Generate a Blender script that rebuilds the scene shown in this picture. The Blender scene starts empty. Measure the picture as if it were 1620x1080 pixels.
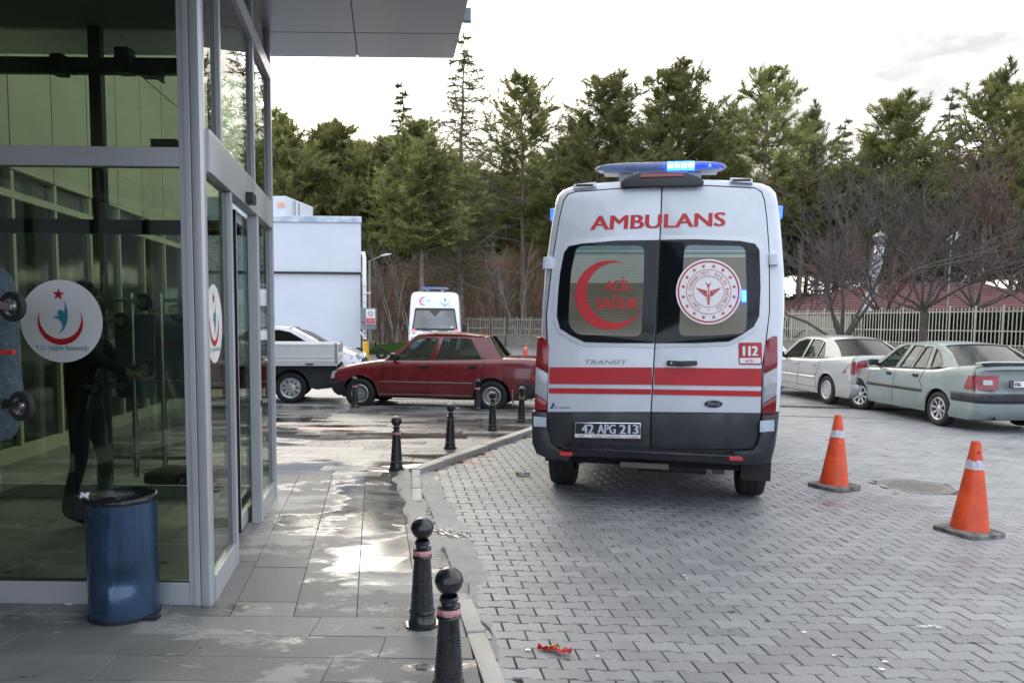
import bpy, bmesh, math, random
from mathutils import Vector, Matrix, noise as mnoise
from mathutils.geometry import tessellate_polygon
PI = math.pi
random.seed(7)
sc = bpy.context.scene
col = sc.collection

# ------------------------------------------------------------------ camera
HC, FP, CX, CY, TP, RO = 1.6, 1200.0, 810.0, 607.0, 0.0792, 0.010
pit = math.atan(TP)
fwd = Vector((0, math.cos(pit), -math.sin(pit)))
up0 = Vector((0, math.sin(pit), math.cos(pit)))
rt0 = Vector((1, 0, 0))
rt = rt0 * math.cos(RO) + up0 * math.sin(RO)
up = up0 * math.cos(RO) - rt0 * math.sin(RO)
CAM = Vector((0, 0, HC))
cd = bpy.data.cameras.new('camera')
cam = bpy.data.objects.new('camera', cd)
col.objects.link(cam)
sc.camera = cam
m = Matrix((rt, up, -fwd)).transposed().to_4x4()
m.translation = CAM
cam.matrix_world = m
cd.sensor_width = 36
cd.lens = FP / 1620 * 36
cd.shift_y = (CY - 540) / 1620
cd.clip_end = 2000
cd.clip_start = 0.05

def ray(px, py):
    return (rt * (px - CX) + up * (CY - py) + fwd * FP)
def at(px, py, Y):
    d = ray(px, py)
    return CAM + d * (Y / d.y)
def gz(x, y=0):
    return -0.014 * min(max(x - 0.8, 0), 12)
def gp(px, py, z=None):
    d = ray(px, py)
    zz = z if z is not None else 0.0
    for _ in range(6):
        p = CAM + d * ((zz - HC) / d.z)
        if z is not None: break
        zz = gz(p.x)
    return p
def proj(p):
    v = Vector(p) - CAM
    w = v.dot(fwd)
    if w < 0.05: return None
    return (CX + v.dot(rt) / w * FP, CY - v.dot(up) / w * FP, w)

# ------------------------------------------------------------------ world, sun, exposure
SUN_EL, SUN_AZ = math.radians(21), math.radians(-12)      # azimuth from +Y towards +X
w = bpy.data.worlds.new("World"); sc.world = w; w.use_nodes = True
nt = w.node_tree; N = nt.nodes; Lk = nt.links; N.clear()
wo = N.new('ShaderNodeOutputWorld'); bg = N.new('ShaderNodeBackground'); bg.inputs[1].default_value = 0.115
sky = N.new('ShaderNodeTexSky'); sky.sky_type = 'NISHITA'; sky.sun_disc = False
sky.sun_elevation = SUN_EL; sky.sun_rotation = SUN_AZ; sky.air_density = 1.2; sky.dust_density = 2.0
tc = N.new('ShaderNodeTexCoord')
mp = N.new('ShaderNodeMapping'); mp.inputs['Scale'].default_value = (1, 1, 3.0)
nz = N.new('ShaderNodeTexNoise'); nz.inputs['Scale'].default_value = 1.7; nz.inputs['Detail'].default_value = 7; nz.inputs['Roughness'].default_value = .55
mp.inputs['Location'].default_value = (.6, .1, .25)
cr = N.new('ShaderNodeValToRGB')
cr.color_ramp.elements[0].position = .31; cr.color_ramp.elements[0].color = (3.0, 3.1, 3.4, 1)
cr.color_ramp.elements[1].position = .46; cr.color_ramp.elements[1].color = (8.7, 8.8, 8.9, 1)
sd = (math.sin(SUN_AZ) * math.cos(SUN_EL), math.cos(SUN_AZ) * math.cos(SUN_EL), math.sin(SUN_EL))
dt = N.new('ShaderNodeVectorMath'); dt.operation = 'DOT_PRODUCT'; dt.inputs[1].default_value = sd
nrm = N.new('ShaderNodeVectorMath'); nrm.operation = 'NORMALIZE'
mr = N.new('ShaderNodeMapRange'); mr.inputs[1].default_value = -.6; mr.inputs[2].default_value = 1.0
mr.inputs[3].default_value = 0; mr.inputs[4].default_value = 1
tint = N.new('ShaderNodeMixRGB'); tint.inputs[1].default_value = (.93, 1.02, 1.2, 1); tint.inputs[2].default_value = (1.3, 1.22, 1.08, 1)
mul = N.new('ShaderNodeVectorMath'); mul.operation = 'MULTIPLY'
mix = N.new('ShaderNodeMixRGB'); mix.inputs[0].default_value = .93
Lk.new(tc.outputs['Generated'], mp.inputs[0]); Lk.new(mp.outputs[0], nz.inputs['Vector']); Lk.new(nz.outputs[0], cr.inputs[0])
Lk.new(tc.outputs['Generated'], nrm.inputs[0]); Lk.new(nrm.outputs[0], dt.inputs[0]); Lk.new(dt.outputs['Value'], mr.inputs[0])
Lk.new(cr.outputs[0], mul.inputs[0]); Lk.new(mr.outputs[0], tint.inputs[0]); Lk.new(tint.outputs[0], mul.inputs[1])
Lk.new(sky.outputs[0], mix.inputs[1]); Lk.new(mul.outputs[0], mix.inputs[2])
Lk.new(mix.outputs[0], bg.inputs[0]); Lk.new(bg.outputs[0], wo.inputs[0])
sl = bpy.data.lights.new('sun', 'SUN'); sl.energy = 0.6; sl.angle = math.radians(22); sl.color = (1, .93, .82)
so = bpy.data.objects.new('sun', sl); col.objects.link(so)
so.rotation_euler = Vector(sd).to_track_quat('Z', 'Y').to_euler()
so.location = (0, 0, 30)
sc.view_settings.view_transform = 'Standard'; sc.view_settings.look = 'None'
sc.view_settings.exposure = 0.92; sc.view_settings.gamma = 1; sc.view_settings.use_curve_mapping = False
sc.render.engine = 'CYCLES'
sc.cycles.max_bounces = 10; sc.cycles.transparent_max_bounces = 16; sc.cycles.use_denoising = True
sc.cycles.caustics_reflective = False; sc.cycles.caustics_refractive = False

# ------------------------------------------------------------------ materials
MATS = {}
def rgba(c): return (c[0], c[1], c[2], 1)
def pm(name, c, rough=.5, metal=0., var=.12, scale=6., bump=0., bscale=60., coat=0., spec=.5, rvar=.08, world=False, c2=None, emit=None, es=0., trans=0., sheen=0.):
    if name in MATS: return MATS[name]
    mt = bpy.data.materials.new(name); mt.use_nodes = True
    n = mt.node_tree.nodes; l = mt.node_tree.links; b = n['Principled BSDF']
    b.inputs['Metallic'].default_value = metal; b.inputs['Coat Weight'].default_value = coat
    b.inputs['Coat Roughness'].default_value = .06; b.inputs['Specular IOR Level'].default_value = spec
    if trans: b.inputs['Transmission Weight'].default_value = trans
    if emit: b.inputs['Emission Color'].default_value = rgba(emit); b.inputs['Emission Strength'].default_value = es
    if world:
        g = n.new('ShaderNodeNewGeometry'); vec = g.outputs['Position']
    else:
        g = n.new('ShaderNodeTexCoord'); vec = g.outputs['Object']
    t = n.new('ShaderNodeTexNoise'); t.inputs['Scale'].default_value = scale; t.inputs['Detail'].default_value = 6; t.inputs['Roughness'].default_value = .6
    l.new(vec, t.inputs['Vector'])
    r = n.new('ShaderNodeValToRGB')
    lo = c2 if c2 else tuple(max(0, x * (1 - var)) for x in c); hi = c if c2 else tuple(min(1, x * (1 + var)) for x in c)
    r.color_ramp.elements[0].position = .35; r.color_ramp.elements[0].color = rgba(lo)
    r.color_ramp.elements[1].position = .65; r.color_ramp.elements[1].color = rgba(hi)
    l.new(t.outputs[0], r.inputs[0]); l.new(r.outputs[0], b.inputs['Base Color'])
    q = n.new('ShaderNodeMapRange'); q.inputs[3].default_value = max(.02, rough - rvar); q.inputs[4].default_value = min(1, rough + rvar)
    q.inputs[1].default_value = .3; q.inputs[2].default_value = .7
    l.new(t.outputs[0], q.inputs[0]); l.new(q.outputs[0], b.inputs['Roughness'])
    if bump:
        t2 = n.new('ShaderNodeTexNoise'); t2.inputs['Scale'].default_value = bscale; t2.inputs['Detail'].default_value = 4
        l.new(vec, t2.inputs['Vector'])
        bp = n.new('ShaderNodeBump'); bp.inputs['Strength'].default_value = bump; bp.inputs['Distance'].default_value = .01
        l.new(t2.outputs[0], bp.inputs['Height']); l.new(bp.outputs[0], b.inputs['Normal'])
    MATS[name] = mt
    return mt
def glass(name, tint, rough=.0, ior=1.5, body=0., bodycol=(.1, .1, .1)):
    if name in MATS: return MATS[name]
    mt = bpy.data.materials.new(name); mt.use_nodes = True
    n = mt.node_tree.nodes; l = mt.node_tree.links; n.clear()
    o = n.new('ShaderNodeOutputMaterial'); tr = n.new('ShaderNodeBsdfTransparent'); tr.inputs[0].default_value = rgba(tint)
    gl = n.new('ShaderNodeBsdfGlossy'); gl.inputs['Roughness'].default_value = rough
    fr = n.new('ShaderNodeFresnel'); gm_ = n.new('ShaderNodeNewGeometry'); mri = n.new('ShaderNodeMapRange'); mri.inputs[3].default_value = ior; mri.inputs[4].default_value = 1 / ior
    l.new(gm_.outputs['Backfacing'], mri.inputs[0]); l.new(mri.outputs[0], fr.inputs[0])
    ml = n.new('ShaderNodeMath'); ml.operation = 'MULTIPLY'; ml.inputs[1].default_value = 1.0
    mx = n.new('ShaderNodeMixShader')
    l.new(fr.outputs[0], ml.inputs[0]); l.new(ml.outputs[0], mx.inputs[0])
    base = tr.outputs[0]
    if body:
        df = n.new('ShaderNodeBsdfDiffuse'); df.inputs[0].default_value = rgba(bodycol)
        m2 = n.new('ShaderNodeMixShader'); m2.inputs[0].default_value = body
        l.new(tr.outputs[0], m2.inputs[1]); l.new(df.outputs[0], m2.inputs[2]); base = m2.outputs[0]
    l.new(base, mx.inputs[1]); l.new(gl.outputs[0], mx.inputs[2]); l.new(mx.outputs[0], o.inputs[0])
    MATS[name] = mt
    return mt
def ground_mat(name, c1, c2, wet_thr=.5, wet_soft=.12, wscale=.45, dry_r=.55, wet_r=.12, bump=.25, wet_dark=.55, fine=24., stretch=(1, 1, 1), rnd=.22, speck=True, spec=.5, tone_r=0., zone=None, patch=None):
    mt = bpy.data.materials.new(name); mt.use_nodes = True
    n = mt.node_tree.nodes; l = mt.node_tree.links; b = n['Principled BSDF']
    g = n.new('ShaderNodeNewGeometry')
    mpg = n.new('ShaderNodeMapping'); mpg.inputs['Scale'].default_value = stretch
    l.new(g.outputs['Position'], mpg.inputs[0])
    def nzn(s, d=6, r=.6, v=None):
        t = n.new('ShaderNodeTexNoise'); t.inputs['Scale'].default_value = s; t.inputs['Detail'].default_value = d; t.inputs['Roughness'].default_value = r
        l.new(v or g.outputs['Position'], t.inputs['Vector']); return t.outputs[0]
    def rng(v, a, bb, c, d):
        q = n.new('ShaderNodeMapRange'); q.inputs[1].default_value = a; q.inputs[2].default_value = bb; q.inputs[3].default_value = c; q.inputs[4].default_value = d
        l.new(v, q.inputs[0]); return q.outputs[0]
    def mixc(f, a, bb, mode='MIX'):
        x = n.new('ShaderNodeMixRGB'); x.blend_type = mode
        if isinstance(f, float): x.inputs[0].default_value = f
        else: l.new(f, x.inputs[0])
        for i, s in ((1, a), (2, bb)):
            if isinstance(s, tuple): x.inputs[i].default_value = rgba(s)
            else: l.new(s, x.inputs[i])
        return x.outputs[0]
    med = nzn(2.3, 8, .65); fin = nzn(fine * 6, 3)
    cc = mixc(rng(med, .3, .7, 0, 1), c1, c2)
    oi = n.new('ShaderNodeObjectInfo')
    at_ = n.new('ShaderNodeAttribute'); at_.attribute_name = 'tone'
    tone = rng(at_.outputs['Fac'], 0, 1, 1 - rnd, 1 + rnd)
    cmb = n.new('ShaderNodeCombineXYZ')
    for i in range(3): l.new(tone, cmb.inputs[i])
    cc = mixc(1.0, cc, cmb.outputs[0], 'MULTIPLY')
    tn2 = rng(fin, .3, .7, .88, 1.12); cm2 = n.new('ShaderNodeCombineXYZ')
    for i in range(3): l.new(tn2, cm2.inputs[i])
    cc = mixc(1.0, cc, cm2.outputs[0], 'MULTIPLY')
    if speck:
        sp = rng(nzn(9, 2, .4), .72, .75, 0, 1)
        cc = mixc(sp, cc, tuple(x * .3 for x in c1))
    if patch:
        pf = rng(nzn(1.1, 9, .72, mpg.outputs[0]), patch[0], patch[0] + .03, 0, patch[2])
        cc = mixc(pf, cc, patch[1])
    wn = nzn(wscale, 9, .62, mpg.outputs[0])
    wet = rng(wn, wet_thr, wet_thr + wet_soft, 0, 1)
    if zone:                                     # wetter inside a real band of ground: (y0,y1) low-lying, where rain water collects
        sx = n.new('ShaderNodeSeparateXYZ'); l.new(g.outputs['Position'], sx.inputs[0])
        zf = rng(sx.outputs['Y'], zone[0], zone[1], 0, zone[2])
        zm = n.new('ShaderNodeMath'); zm.operation = 'MULTIPLY'; l.new(zf, zm.inputs[0]); l.new(rng(sx.outputs['X'], zone[3], zone[4], zone[5], 1), zm.inputs[1]); zf = zm.outputs[0]
        ad = n.new('ShaderNodeMath'); ad.operation = 'ADD'; l.new(wn, ad.inputs[0]); l.new(zf, ad.inputs[1])
        wet = rng(ad.outputs[0], wet_thr, wet_thr + wet_soft, 0, 1)
    wc = mixc(1.0, cc, (wet_dark, wet_dark, wet_dark * 1.03), 'MULTIPLY')
    cc = mixc(wet, cc, wc)
    l.new(cc, b.inputs['Base Color']); b.inputs['Specular IOR Level'].default_value = spec
    rr = n.new('ShaderNodeMapRange'); rr.inputs[3].default_value = dry_r; rr.inputs[4].default_value = wet_r
    l.new(wet, rr.inputs[0])
    ra = n.new('ShaderNodeMath'); ra.operation = 'ADD'
    l.new(rr.outputs[0], ra.inputs[0]); l.new(rng(med, .3, .7, -.07, .07), ra.inputs[1]); rb = n.new('ShaderNodeMath'); rb.operation = 'ADD'; rb.use_clamp = True
    l.new(ra.outputs[0], rb.inputs[0]); l.new(rng(at_.outputs['Fac'], 0, 1, -tone_r, tone_r), rb.inputs[1]); l.new(rb.outputs[0], b.inputs['Roughness'])
    hs = n.new('ShaderNodeMath'); hs.operation = 'MULTIPLY'
    inv = rng(wet, 0, 1, 1, .12)
    l.new(nzn(fine * 3, 5, .7), hs.inputs[0]); l.new(inv, hs.inputs[1])
    bp = n.new('ShaderNodeBump'); bp.inputs['Strength'].default_value = bump; bp.inputs['Distance'].default_value = .006
    l.new(hs.outputs[0], bp.inputs['Height']); l.new(bp.outputs[0], b.inputs['Normal'])
    MATS[name] = mt
    return mt
def leaf_mat(name, c1, c2):
    mt = bpy.data.materials.new(name); mt.use_nodes = True
    n = mt.node_tree.nodes; l = mt.node_tree.links; n.clear()
    o = n.new('ShaderNodeOutputMaterial'); d = n.new('ShaderNodeBsdfDiffuse'); t = n.new('ShaderNodeBsdfTranslucent'); mx = n.new('ShaderNodeMixShader'); mx.inputs[0].default_value = .35
    g = n.new('ShaderNodeTexCoord'); z = n.new('ShaderNodeTexNoise'); z.inputs['Scale'].default_value = .9; z.inputs['Detail'].default_value = 5
    r = n.new('ShaderNodeValToRGB'); r.color_ramp.elements[0].position = .35; r.color_ramp.elements[1].position = .65
    r.color_ramp.elements[0].color = rgba(c1); r.color_ramp.elements[1].color = rgba(c2)
    l.new(g.outputs['Object'], z.inputs['Vector']); l.new(z.outputs[0], r.inputs[0])
    oi = n.new('ShaderNodeObjectInfo'); hs = n.new('ShaderNodeHueSaturation')
    mr_ = n.new('ShaderNodeMapRange'); mr_.inputs[3].default_value = .75; mr_.inputs[4].default_value = 1.25
    l.new(oi.outputs['Random'], mr_.inputs[0]); l.new(mr_.outputs[0], hs.inputs['Value']); l.new(r.outputs[0], hs.inputs['Color'])
    l.new(hs.outputs[0], d.inputs[0]); l.new(hs.outputs[0], t.inputs[0]); l.new(d.outputs[0], mx.inputs[1]); l.new(t.outputs[0], mx.inputs[2]); l.new(mx.outputs[0], o.inputs[0])
    MATS[name] = mt
    return mt

M_road = ground_mat('paver_concrete', (.205, .213, .226), (.278, .286, .298), wet_thr=.55, wet_soft=.2, wscale=.45, dry_r=.46, wet_r=.24, bump=.4, wet_dark=.7, rnd=.15)
M_redp = ground_mat('red_paver_concrete', (.22, .07, .055), (.3, .11, .09), wet_thr=.6, dry_r=.4, rnd=.2)
M_bed = ground_mat('joint_sand', (.03, .03, .027), (.10, .095, .08), wet_thr=.7, dry_r=.8, bump=.6)
M_rfar = ground_mat('far_road_surface', (.2, .2, .21), (.34, .34, .35), wet_thr=.5, wet_soft=.2, wscale=.35, dry_r=.4, wet_r=.2, bump=.5, wet_dark=.7, stretch=(.5, 1, 1))
M_slab = ground_mat('slab_stone', (.175, .18, .183), (.27, .272, .27), wet_thr=.56, wet_soft=.045, wscale=1.0, dry_r=.62, wet_r=.1, bump=.5, wet_dark=.62, stretch=(.8, 1.4, 1), rnd=.26, spec=.45, zone=(4.15, 6.2, .25, -1.9, -1.0, -.2), patch=(.535, (.42, .425, .42), .7))
M_plaza = ground_mat('plaza_slab_stone', (.135, .135, .133), (.2, .198, .192), wet_thr=.46, wet_soft=.06, wscale=.6, dry_r=.36, wet_r=.12, bump=.35, wet_dark=.75, stretch=(.45, 1.5, 1), rnd=.4, spec=.4, tone_r=.13)
M_brown = ground_mat('brown_slab_stone', (.11, .092, .082), (.155, .13, .115), wet_thr=.47, wet_soft=.06, wscale=.6, dry_r=.3, wet_r=.1, bump=.3, rnd=.3, spec=.3, stretch=(.45, 1.5, 1), tone_r=.08)
M_kerb = ground_mat('kerb_concrete', (.34, .33, .31), (.48, .47, .45), wet_thr=.66, dry_r=.6, bump=.6, rnd=.15)
M_mortar = ground_mat('cracked_mortar', (.2, .205, .205), (.36, .365, .365), wet_thr=.6, wet_soft=.04, wscale=1.2, dry_r=.6, wet_r=.06, bump=.8, wet_dark=.55)
M_ground = ground_mat('earth_ground', (.05, .045, .03), (.09, .08, .05), wet_thr=.7, dry_r=.9, bump=.6)
M_water = glass('puddle_water', (.55, .55, .5), ior=1.33)
M_alu = pm('aluminium_frame', (.52, .54, .57), .38, .35, var=.05, scale=1.5, bump=.02)
M_alud = pm('dark_frame', (.035, .04, .045), .4, .2, var=.1)
M_soffit = pm('soffit_panel', (.43, .455, .49), .3, .5, var=.06, scale=.8, bump=.12, bscale=1.3)
M_rubber = pm('black_rubber', (.015, .015, .016), .75, bump=.2, bscale=120)
M_white = pm('white_paint', (.72, .74, .76), .3, coat=.6, var=.035, scale=1.5)
M_amb = pm('ambulance_paint', (.63, .675, .74), .32, coat=.7, var=.06, scale=2.2, bump=.015, bscale=3)
M_black = pm('black_plastic', (.018, .019, .022), .42, var=.3, scale=4, bump=.06, bscale=200)
M_bump = pm('dusty_black_bumper', (.012, .014, .02), .36, c2=(.034, .036, .042), scale=7, rvar=.15)
M_red = pm('red_reflective_film', (.47, .014, .02), .4, var=.12, scale=2.5)
M_redt = pm('red_letter_film', (.48, .02, .025), .45, var=.05)
M_dark = pm('dark_cavity', (.006, .006, .007), .9, var=0)
M_winblk = pm('black_window_glass', (.006, .008, .011), .06, coat=0, spec=.3, var=.05, rvar=.03)
M_film1 = pm('pale_window_film', (.30, .335, .28), .15, coat=.25, var=.1, scale=2)
M_film2 = pm('brown_window_film', (.15, .135, .095), .15, coat=.25, var=.15, scale=2)
M_film3 = pm('teal_window_film', (.12, .2, .19), .15, coat=.25, var=.1, scale=2)
M_film4 = pm('pale_window_blind', (.36, .4, .36), .2, coat=1, var=.05)
M_dec = pm('white_sticker', (.78, .78, .78), .4, var=.03)
M_sil = pm('silver_badge', (.22, .23, .25), .3, .3, var=.05)
M_navy = pm('navy_print', (.02, .04, .2), .4, var=.05)
M_chrome = pm('polished_metal', (.62, .63, .65), .18, 1, var=.04)
M_grey = pm('grey_metal', (.3, .32, .34), .4, .5, var=.08)
M_lred = pm('red_lamp_lens', (.24, .006, .012), .14, coat=.6, var=.15, scale=12, bump=.1, bscale=90)
M_lclr = pm('clear_lamp_lens', (.4, .42, .44), .12, coat=1, var=.12, scale=20, bump=.15, bscale=90)
M_orange = pm('orange_lamp_lens', (.85, .22, .02), .2, coat=1)
M_blueoff = pm('blue_lamp_lens', (.025, .07, .5), .1, coat=1, var=.2, scale=20, emit=(.02, .08, 1), es=.25)  # lens of an unlit lamp, with a slight glow added
M_blueside = pm('blue_side_lamp_lens', (.03, .09, .6), .1, coat=1, var=.2, scale=20, emit=(.03, .12, 1), es=1.3)
M_bluedome = glass('blue_dome_glass', (.72, .8, 1.0), ior=1.5, body=.2, bodycol=(.3, .38, .8))
M_blueon = pm('lit_blue_led', (.1, .3, 1), .3, emit=(.012, .07, 1), es=11, var=0)
M_bluecore = pm('lit_led_core', (.6, .9, 1), .3, emit=(.25, .75, 1), es=9, var=0)
M_vgreen = glass('green_tinted_glass', (.64, .70, .60), ior=1.6)
M_bglass = glass('side_glass', (.6, .66, .6), ior=1.6)
M_cglass = glass('car_glass', (.5, .57, .57), ior=1.6)
M_dglass = glass('dark_car_glass', (.18, .19, .2), ior=1.6)
M_teal = pm('teal_print', (.03, .26, .34), .5, var=.05)
M_cream = pm('cream_cladding', (.5, .5, .38), .6, var=.08, scale=1)
M_iron = pm('black_iron_paint', (.012, .014, .018), .3, coat=.35, var=.4, scale=18, bump=.35, bscale=55, rvar=.12)
M_band = pm('worn_red_band', (.5, .06, .07), .35, c2=(.6, .45, .43), scale=45, coat=.3)
M_gold = pm('gold_band', (.5, .34, .08), .35, .6, c2=(.25, .18, .08), scale=40)
M_cone = pm('orange_cone_plastic', (.78, .09, .018), .42, c2=(.55, .06, .018), scale=7, bump=.1, bscale=30)
M_coneband = pm('worn_white_band', (.66, .66, .74), .45, c2=(.4, .4, .48), scale=30)
M_bark = pm('pine_bark', (.2, .16, .13), .9, var=.35, scale=5, bump=.8, bscale=12)
M_barkd = pm('dark_bark', (.085, .072, .065), .9, var=.35, scale=6, bump=.6, bscale=25)
M_twig = pm('brown_twigs', (.46, .32, .22), .9, var=.35, scale=1.2)
M_twigg = pm('grey_twigs', (.27, .25, .22), .9, var=.3, scale=1.5)
M_pine = leaf_mat('pine_needles', (.15, .165, .06), (.36, .36, .14))
M_pineb = leaf_mat('bright_pine_needles', (.18, .2, .07), (.4, .4, .15))
M_cedar = leaf_mat('cedar_needles', (.1, .12, .075), (.22, .24, .14))
M_grass = leaf_mat('grass_blades', (.05, .11, .02), (.1, .17, .04))
M_hedge = leaf_mat('hedge_leaves', (.02, .05, .025), (.05, .1, .045))
M_fence = pm('cream_fence_paint', (.52, .5, .43), .5, var=.08, scale=2)
M_fwall = pm('concrete_wall', (.3, .28, .24), .8, var=.12, scale=1.5, bump=.5, bscale=12)
M_roof = pm('maroon_roof', (.15, .06, .058), .75, c2=(.11, .045, .045), scale=1.2, bump=.5, bscale=5)
M_bwall = pm('white_render', (.62, .66, .72), .7, var=.04, scale=.7, bump=.1, bscale=8)
M_denim = pm('dark_blue_cloth', (.015, .02, .04), .85, var=.2, scale=10, bump=.4, bscale=90)
M_coat = pm('black_cloth', (.012, .013, .015), .85, var=.2, bump=.4, bscale=90)
M_skin = pm('skin', (.42, .24, .17), .5, var=.05)
M_hair = pm('dark_hair', (.015, .01, .008), .6, bump=.6, bscale=200)
M_tealc = pm('teal_cloth', (.03, .055, .07), .8, c2=(.06, .09, .105), scale=30, bump=.8, bscale=70)
M_plastic = glass('plastic_wrap', (.9, .92, .92), rough=.12, ior=1.5, body=.06, bodycol=(.5, .56, .55))

# ------------------------------------------------------------------ mesh helpers
class MB:
    def __init__(s): s.v = []; s.f = []; s.mi = []; s.m = 0
    def add(s, vs, fs):
        o = len(s.v); s.v += [tuple(v) for v in vs]
        for f in fs: s.f.append([i + o for i in f]); s.mi.append(s.m)
        return s
    def box(s, x0, x1, y0, y1, z0, z1):
        return s.add([(x0, y0, z0), (x1, y0, z0), (x1, y1, z0), (x0, y1, z0), (x0, y0, z1), (x1, y0, z1), (x1, y1, z1), (x0, y1, z1)],
                     [(0, 3, 2, 1), (4, 5, 6, 7), (0, 1, 5, 4), (1, 2, 6, 5), (2, 3, 7, 6), (3, 0, 4, 7)])
    def cbox(s, c, sz, M=None):
        x, y, z = (k / 2 for k in sz); mb = MB().box(-x, x, -y, y, -z, z)
        M = M or Matrix.Identity(3)
        return s.add([Vector(c) + M @ Vector(v) for v in mb.v], mb.f)
    def bar(s, a, b, w_, h_, upv=(0, 0, 1)):
        a, b = Vector(a), Vector(b); d = (b - a); L_ = d.length; d.normalize()
        sx = d.cross(Vector(upv))
        if sx.length < 1e-4: sx = d.cross(Vector((0, 1, 0)))
        sx.normalize(); uz = sx.cross(d)
        vs = []
        for p in (a, b):
            for i, j in ((-1, -1), (1, -1), (1, 1), (-1, 1)): vs.append(p + sx * (i * w_ / 2) + uz * (j * h_ / 2))
        return s.add(vs, [(0, 1, 2, 3), (7, 6, 5, 4), (0, 4, 5, 1), (1, 5, 6, 2), (2, 6, 7, 3), (3, 7, 4, 0)])
    def tube(s, pts, rad, n=8, cap=True):
        pts = [Vector(p) for p in pts]
        if not hasattr(rad, '__len__'): rad = [rad] * len(pts)
        vs = []; fs = []; u = None
        for i, p in enumerate(pts):
            d = (pts[min(i + 1, len(pts) - 1)] - pts[max(i - 1, 0)]).normalized()
            if u is None: u = d.orthogonal().normalized()
            else:
                u = u - d * u.dot(d)
                u = u.normalized() if u.length > 1e-5 else d.orthogonal().normalized()
            w_ = d.cross(u)
            for k in range(n):
                a = 2 * PI * k / n; vs.append(p + (u * math.cos(a) + w_ * math.sin(a)) * rad[i])
        for i in range(len(pts) - 1):
            for k in range(n):
                k2 = (k + 1) % n; fs.append((i * n + k, i * n + k2, (i + 1) * n + k2, (i + 1) * n + k))
        if cap: fs.append(tuple(range(n))[::-1]); fs.append(tuple((len(pts) - 1) * n + k for k in range(n)))
        return s.add(vs, fs)
    def lathe(s, prof, n=24, c=(0, 0, 0), axis='z', fn=None):
        vs = []; fs = []
        for r, z in prof:
            for k in range(n):
                a = 2 * PI * k / n; rr = r * (fn(a, z) if fn else 1)
                x, y = rr * math.cos(a), rr * math.sin(a)
                vs.append((c[0] + x, c[1] + y, c[2] + z) if axis == 'z' else (c[0] + z, c[1] + x, c[2] + y) if axis == 'x' else (c[0] + x, c[1] + z, c[2] + y))
        for i in range(len(prof) - 1):
            for k in range(n):
                k2 = (k + 1) % n; fs.append((i * n + k, i * n + k2, (i + 1) * n + k2, (i + 1) * n + k))
        return s.add(vs, fs)
    def prism(s, poly, fn, a, b):
        n = len(poly)
        vs = [fn(p[0], p[1], a) for p in poly] + [fn(p[0], p[1], b) for p in poly]
        fs = [tuple(range(n))[::-1], tuple(range(n, 2 * n))] + [(i, (i + 1) % n, n + (i + 1) % n, n + i) for i in range(n)]
        return s.add(vs, fs)
    def grid(s, fn, nu, nv, wrap=False):
        vs = [fn(i / (nu - 1), j / (nv - 1)) for i in range(nu) for j in range(nv)]
        fs = [(i * nv + j, (i + 1) * nv + j, (i + 1) * nv + j + 1, i * nv + j + 1) for i in range(nu - 1) for j in range(nv - 1)]
        return s.add(vs, fs)
    def holes(s, polys, fn, t0, t1):
        """flat panel with openings, thickness t0..t1 mapped by fn(u,v,t)"""
        flat = [p for q in polys for p in q]
        tris = tessellate_polygon([[Vector((p[0], p[1], 0)) for p in q] for q in polys])
        n = len(flat)
        vs = [fn(p[0], p[1], t0) for p in flat] + [fn(p[0], p[1], t1) for p in flat]
        fs = [tuple(t) for t in tris] + [tuple(i + n for i in t)[::-1] for t in tris]
        o = 0
        for q in polys:
            k = len(q)
            for i in range(k): fs.append((o + i, o + (i + 1) % k, n + o + (i + 1) % k, n + o + i))
            o += k
        return s.add(vs, fs)
    def mesh(s, name, mats, smooth=None, fixn=True, bevel=0, tone=None):
        me = bpy.data.meshes.new(name); me.from_pydata(s.v, [], s.f)
        for mt in (mats if isinstance(mats, (list, tuple)) else [mats]): me.materials.append(mt)
        if any(s.mi): me.polygons.foreach_set('material_index', s.mi)
        if fixn or bevel:
            bm = bmesh.new(); bm.from_mesh(me)
            if bevel:
                bmesh.ops.remove_doubles(bm, verts=bm.verts, dist=1e-5)
                es = [e for e in bm.edges if len(e.link_faces) == 2 and e.calc_face_angle(0) > .6]
                bmesh.ops.bevel(bm, geom=es, offset=bevel, segments=2, profile=.6, affect='EDGES', clamp_overlap=True)
            bmesh.ops.recalc_face_normals(bm, faces=bm.faces)
            bm.to_mesh(me); bm.free()
        if smooth is not None:
            me.polygons.foreach_set('use_smooth', [True] * len(me.polygons))
            if smooth < 180: me.set_sharp_from_angle(angle=math.radians(smooth))
        return me
    def build(s, name, mats, parent=None, smooth=None, loc=None, fixn=True, bevel=0):
        return link(name, s.mesh(name, mats, smooth, fixn, bevel), parent, loc)
def link(name, me, parent=None, loc=None, rot=None):
    o = bpy.data.objects.new(name, me); col.objects.link(o)
    if parent: o.parent = parent
    if loc is not None: o.location = loc
    if rot is not None: o.rotation_euler = rot
    return o
def tag(o, label=None, cat=None, group=None, kind=None):
    for k, v in (('label', label), ('category', cat), ('group', group), ('kind', kind)):
        if v: o[k] = v
    return o
def thing(name, label, cat, loc=(0, 0, 0), rz=0, group=None, ry=0):
    o = bpy.data.objects.new(name, None); col.objects.link(o); o.empty_display_size = .2
    o.location = loc; o.rotation_euler = (0, ry, rz)
    return tag(o, label, cat, group)
def copy_tree(o, parent=None):
    c = o.copy(); col.objects.link(c)
    if parent: c.parent = parent
    for ch in list(o.children): copy_tree(ch, c)
    return c
def dup(o, label, loc, rz=0, sc_=None):
    c = copy_tree(o); c.location = loc; c.rotation_euler = (0, 0, rz); c['label'] = label
    if sc_: c.scale = (sc_, sc_, sc_)
    return c
_tc = {}
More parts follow.
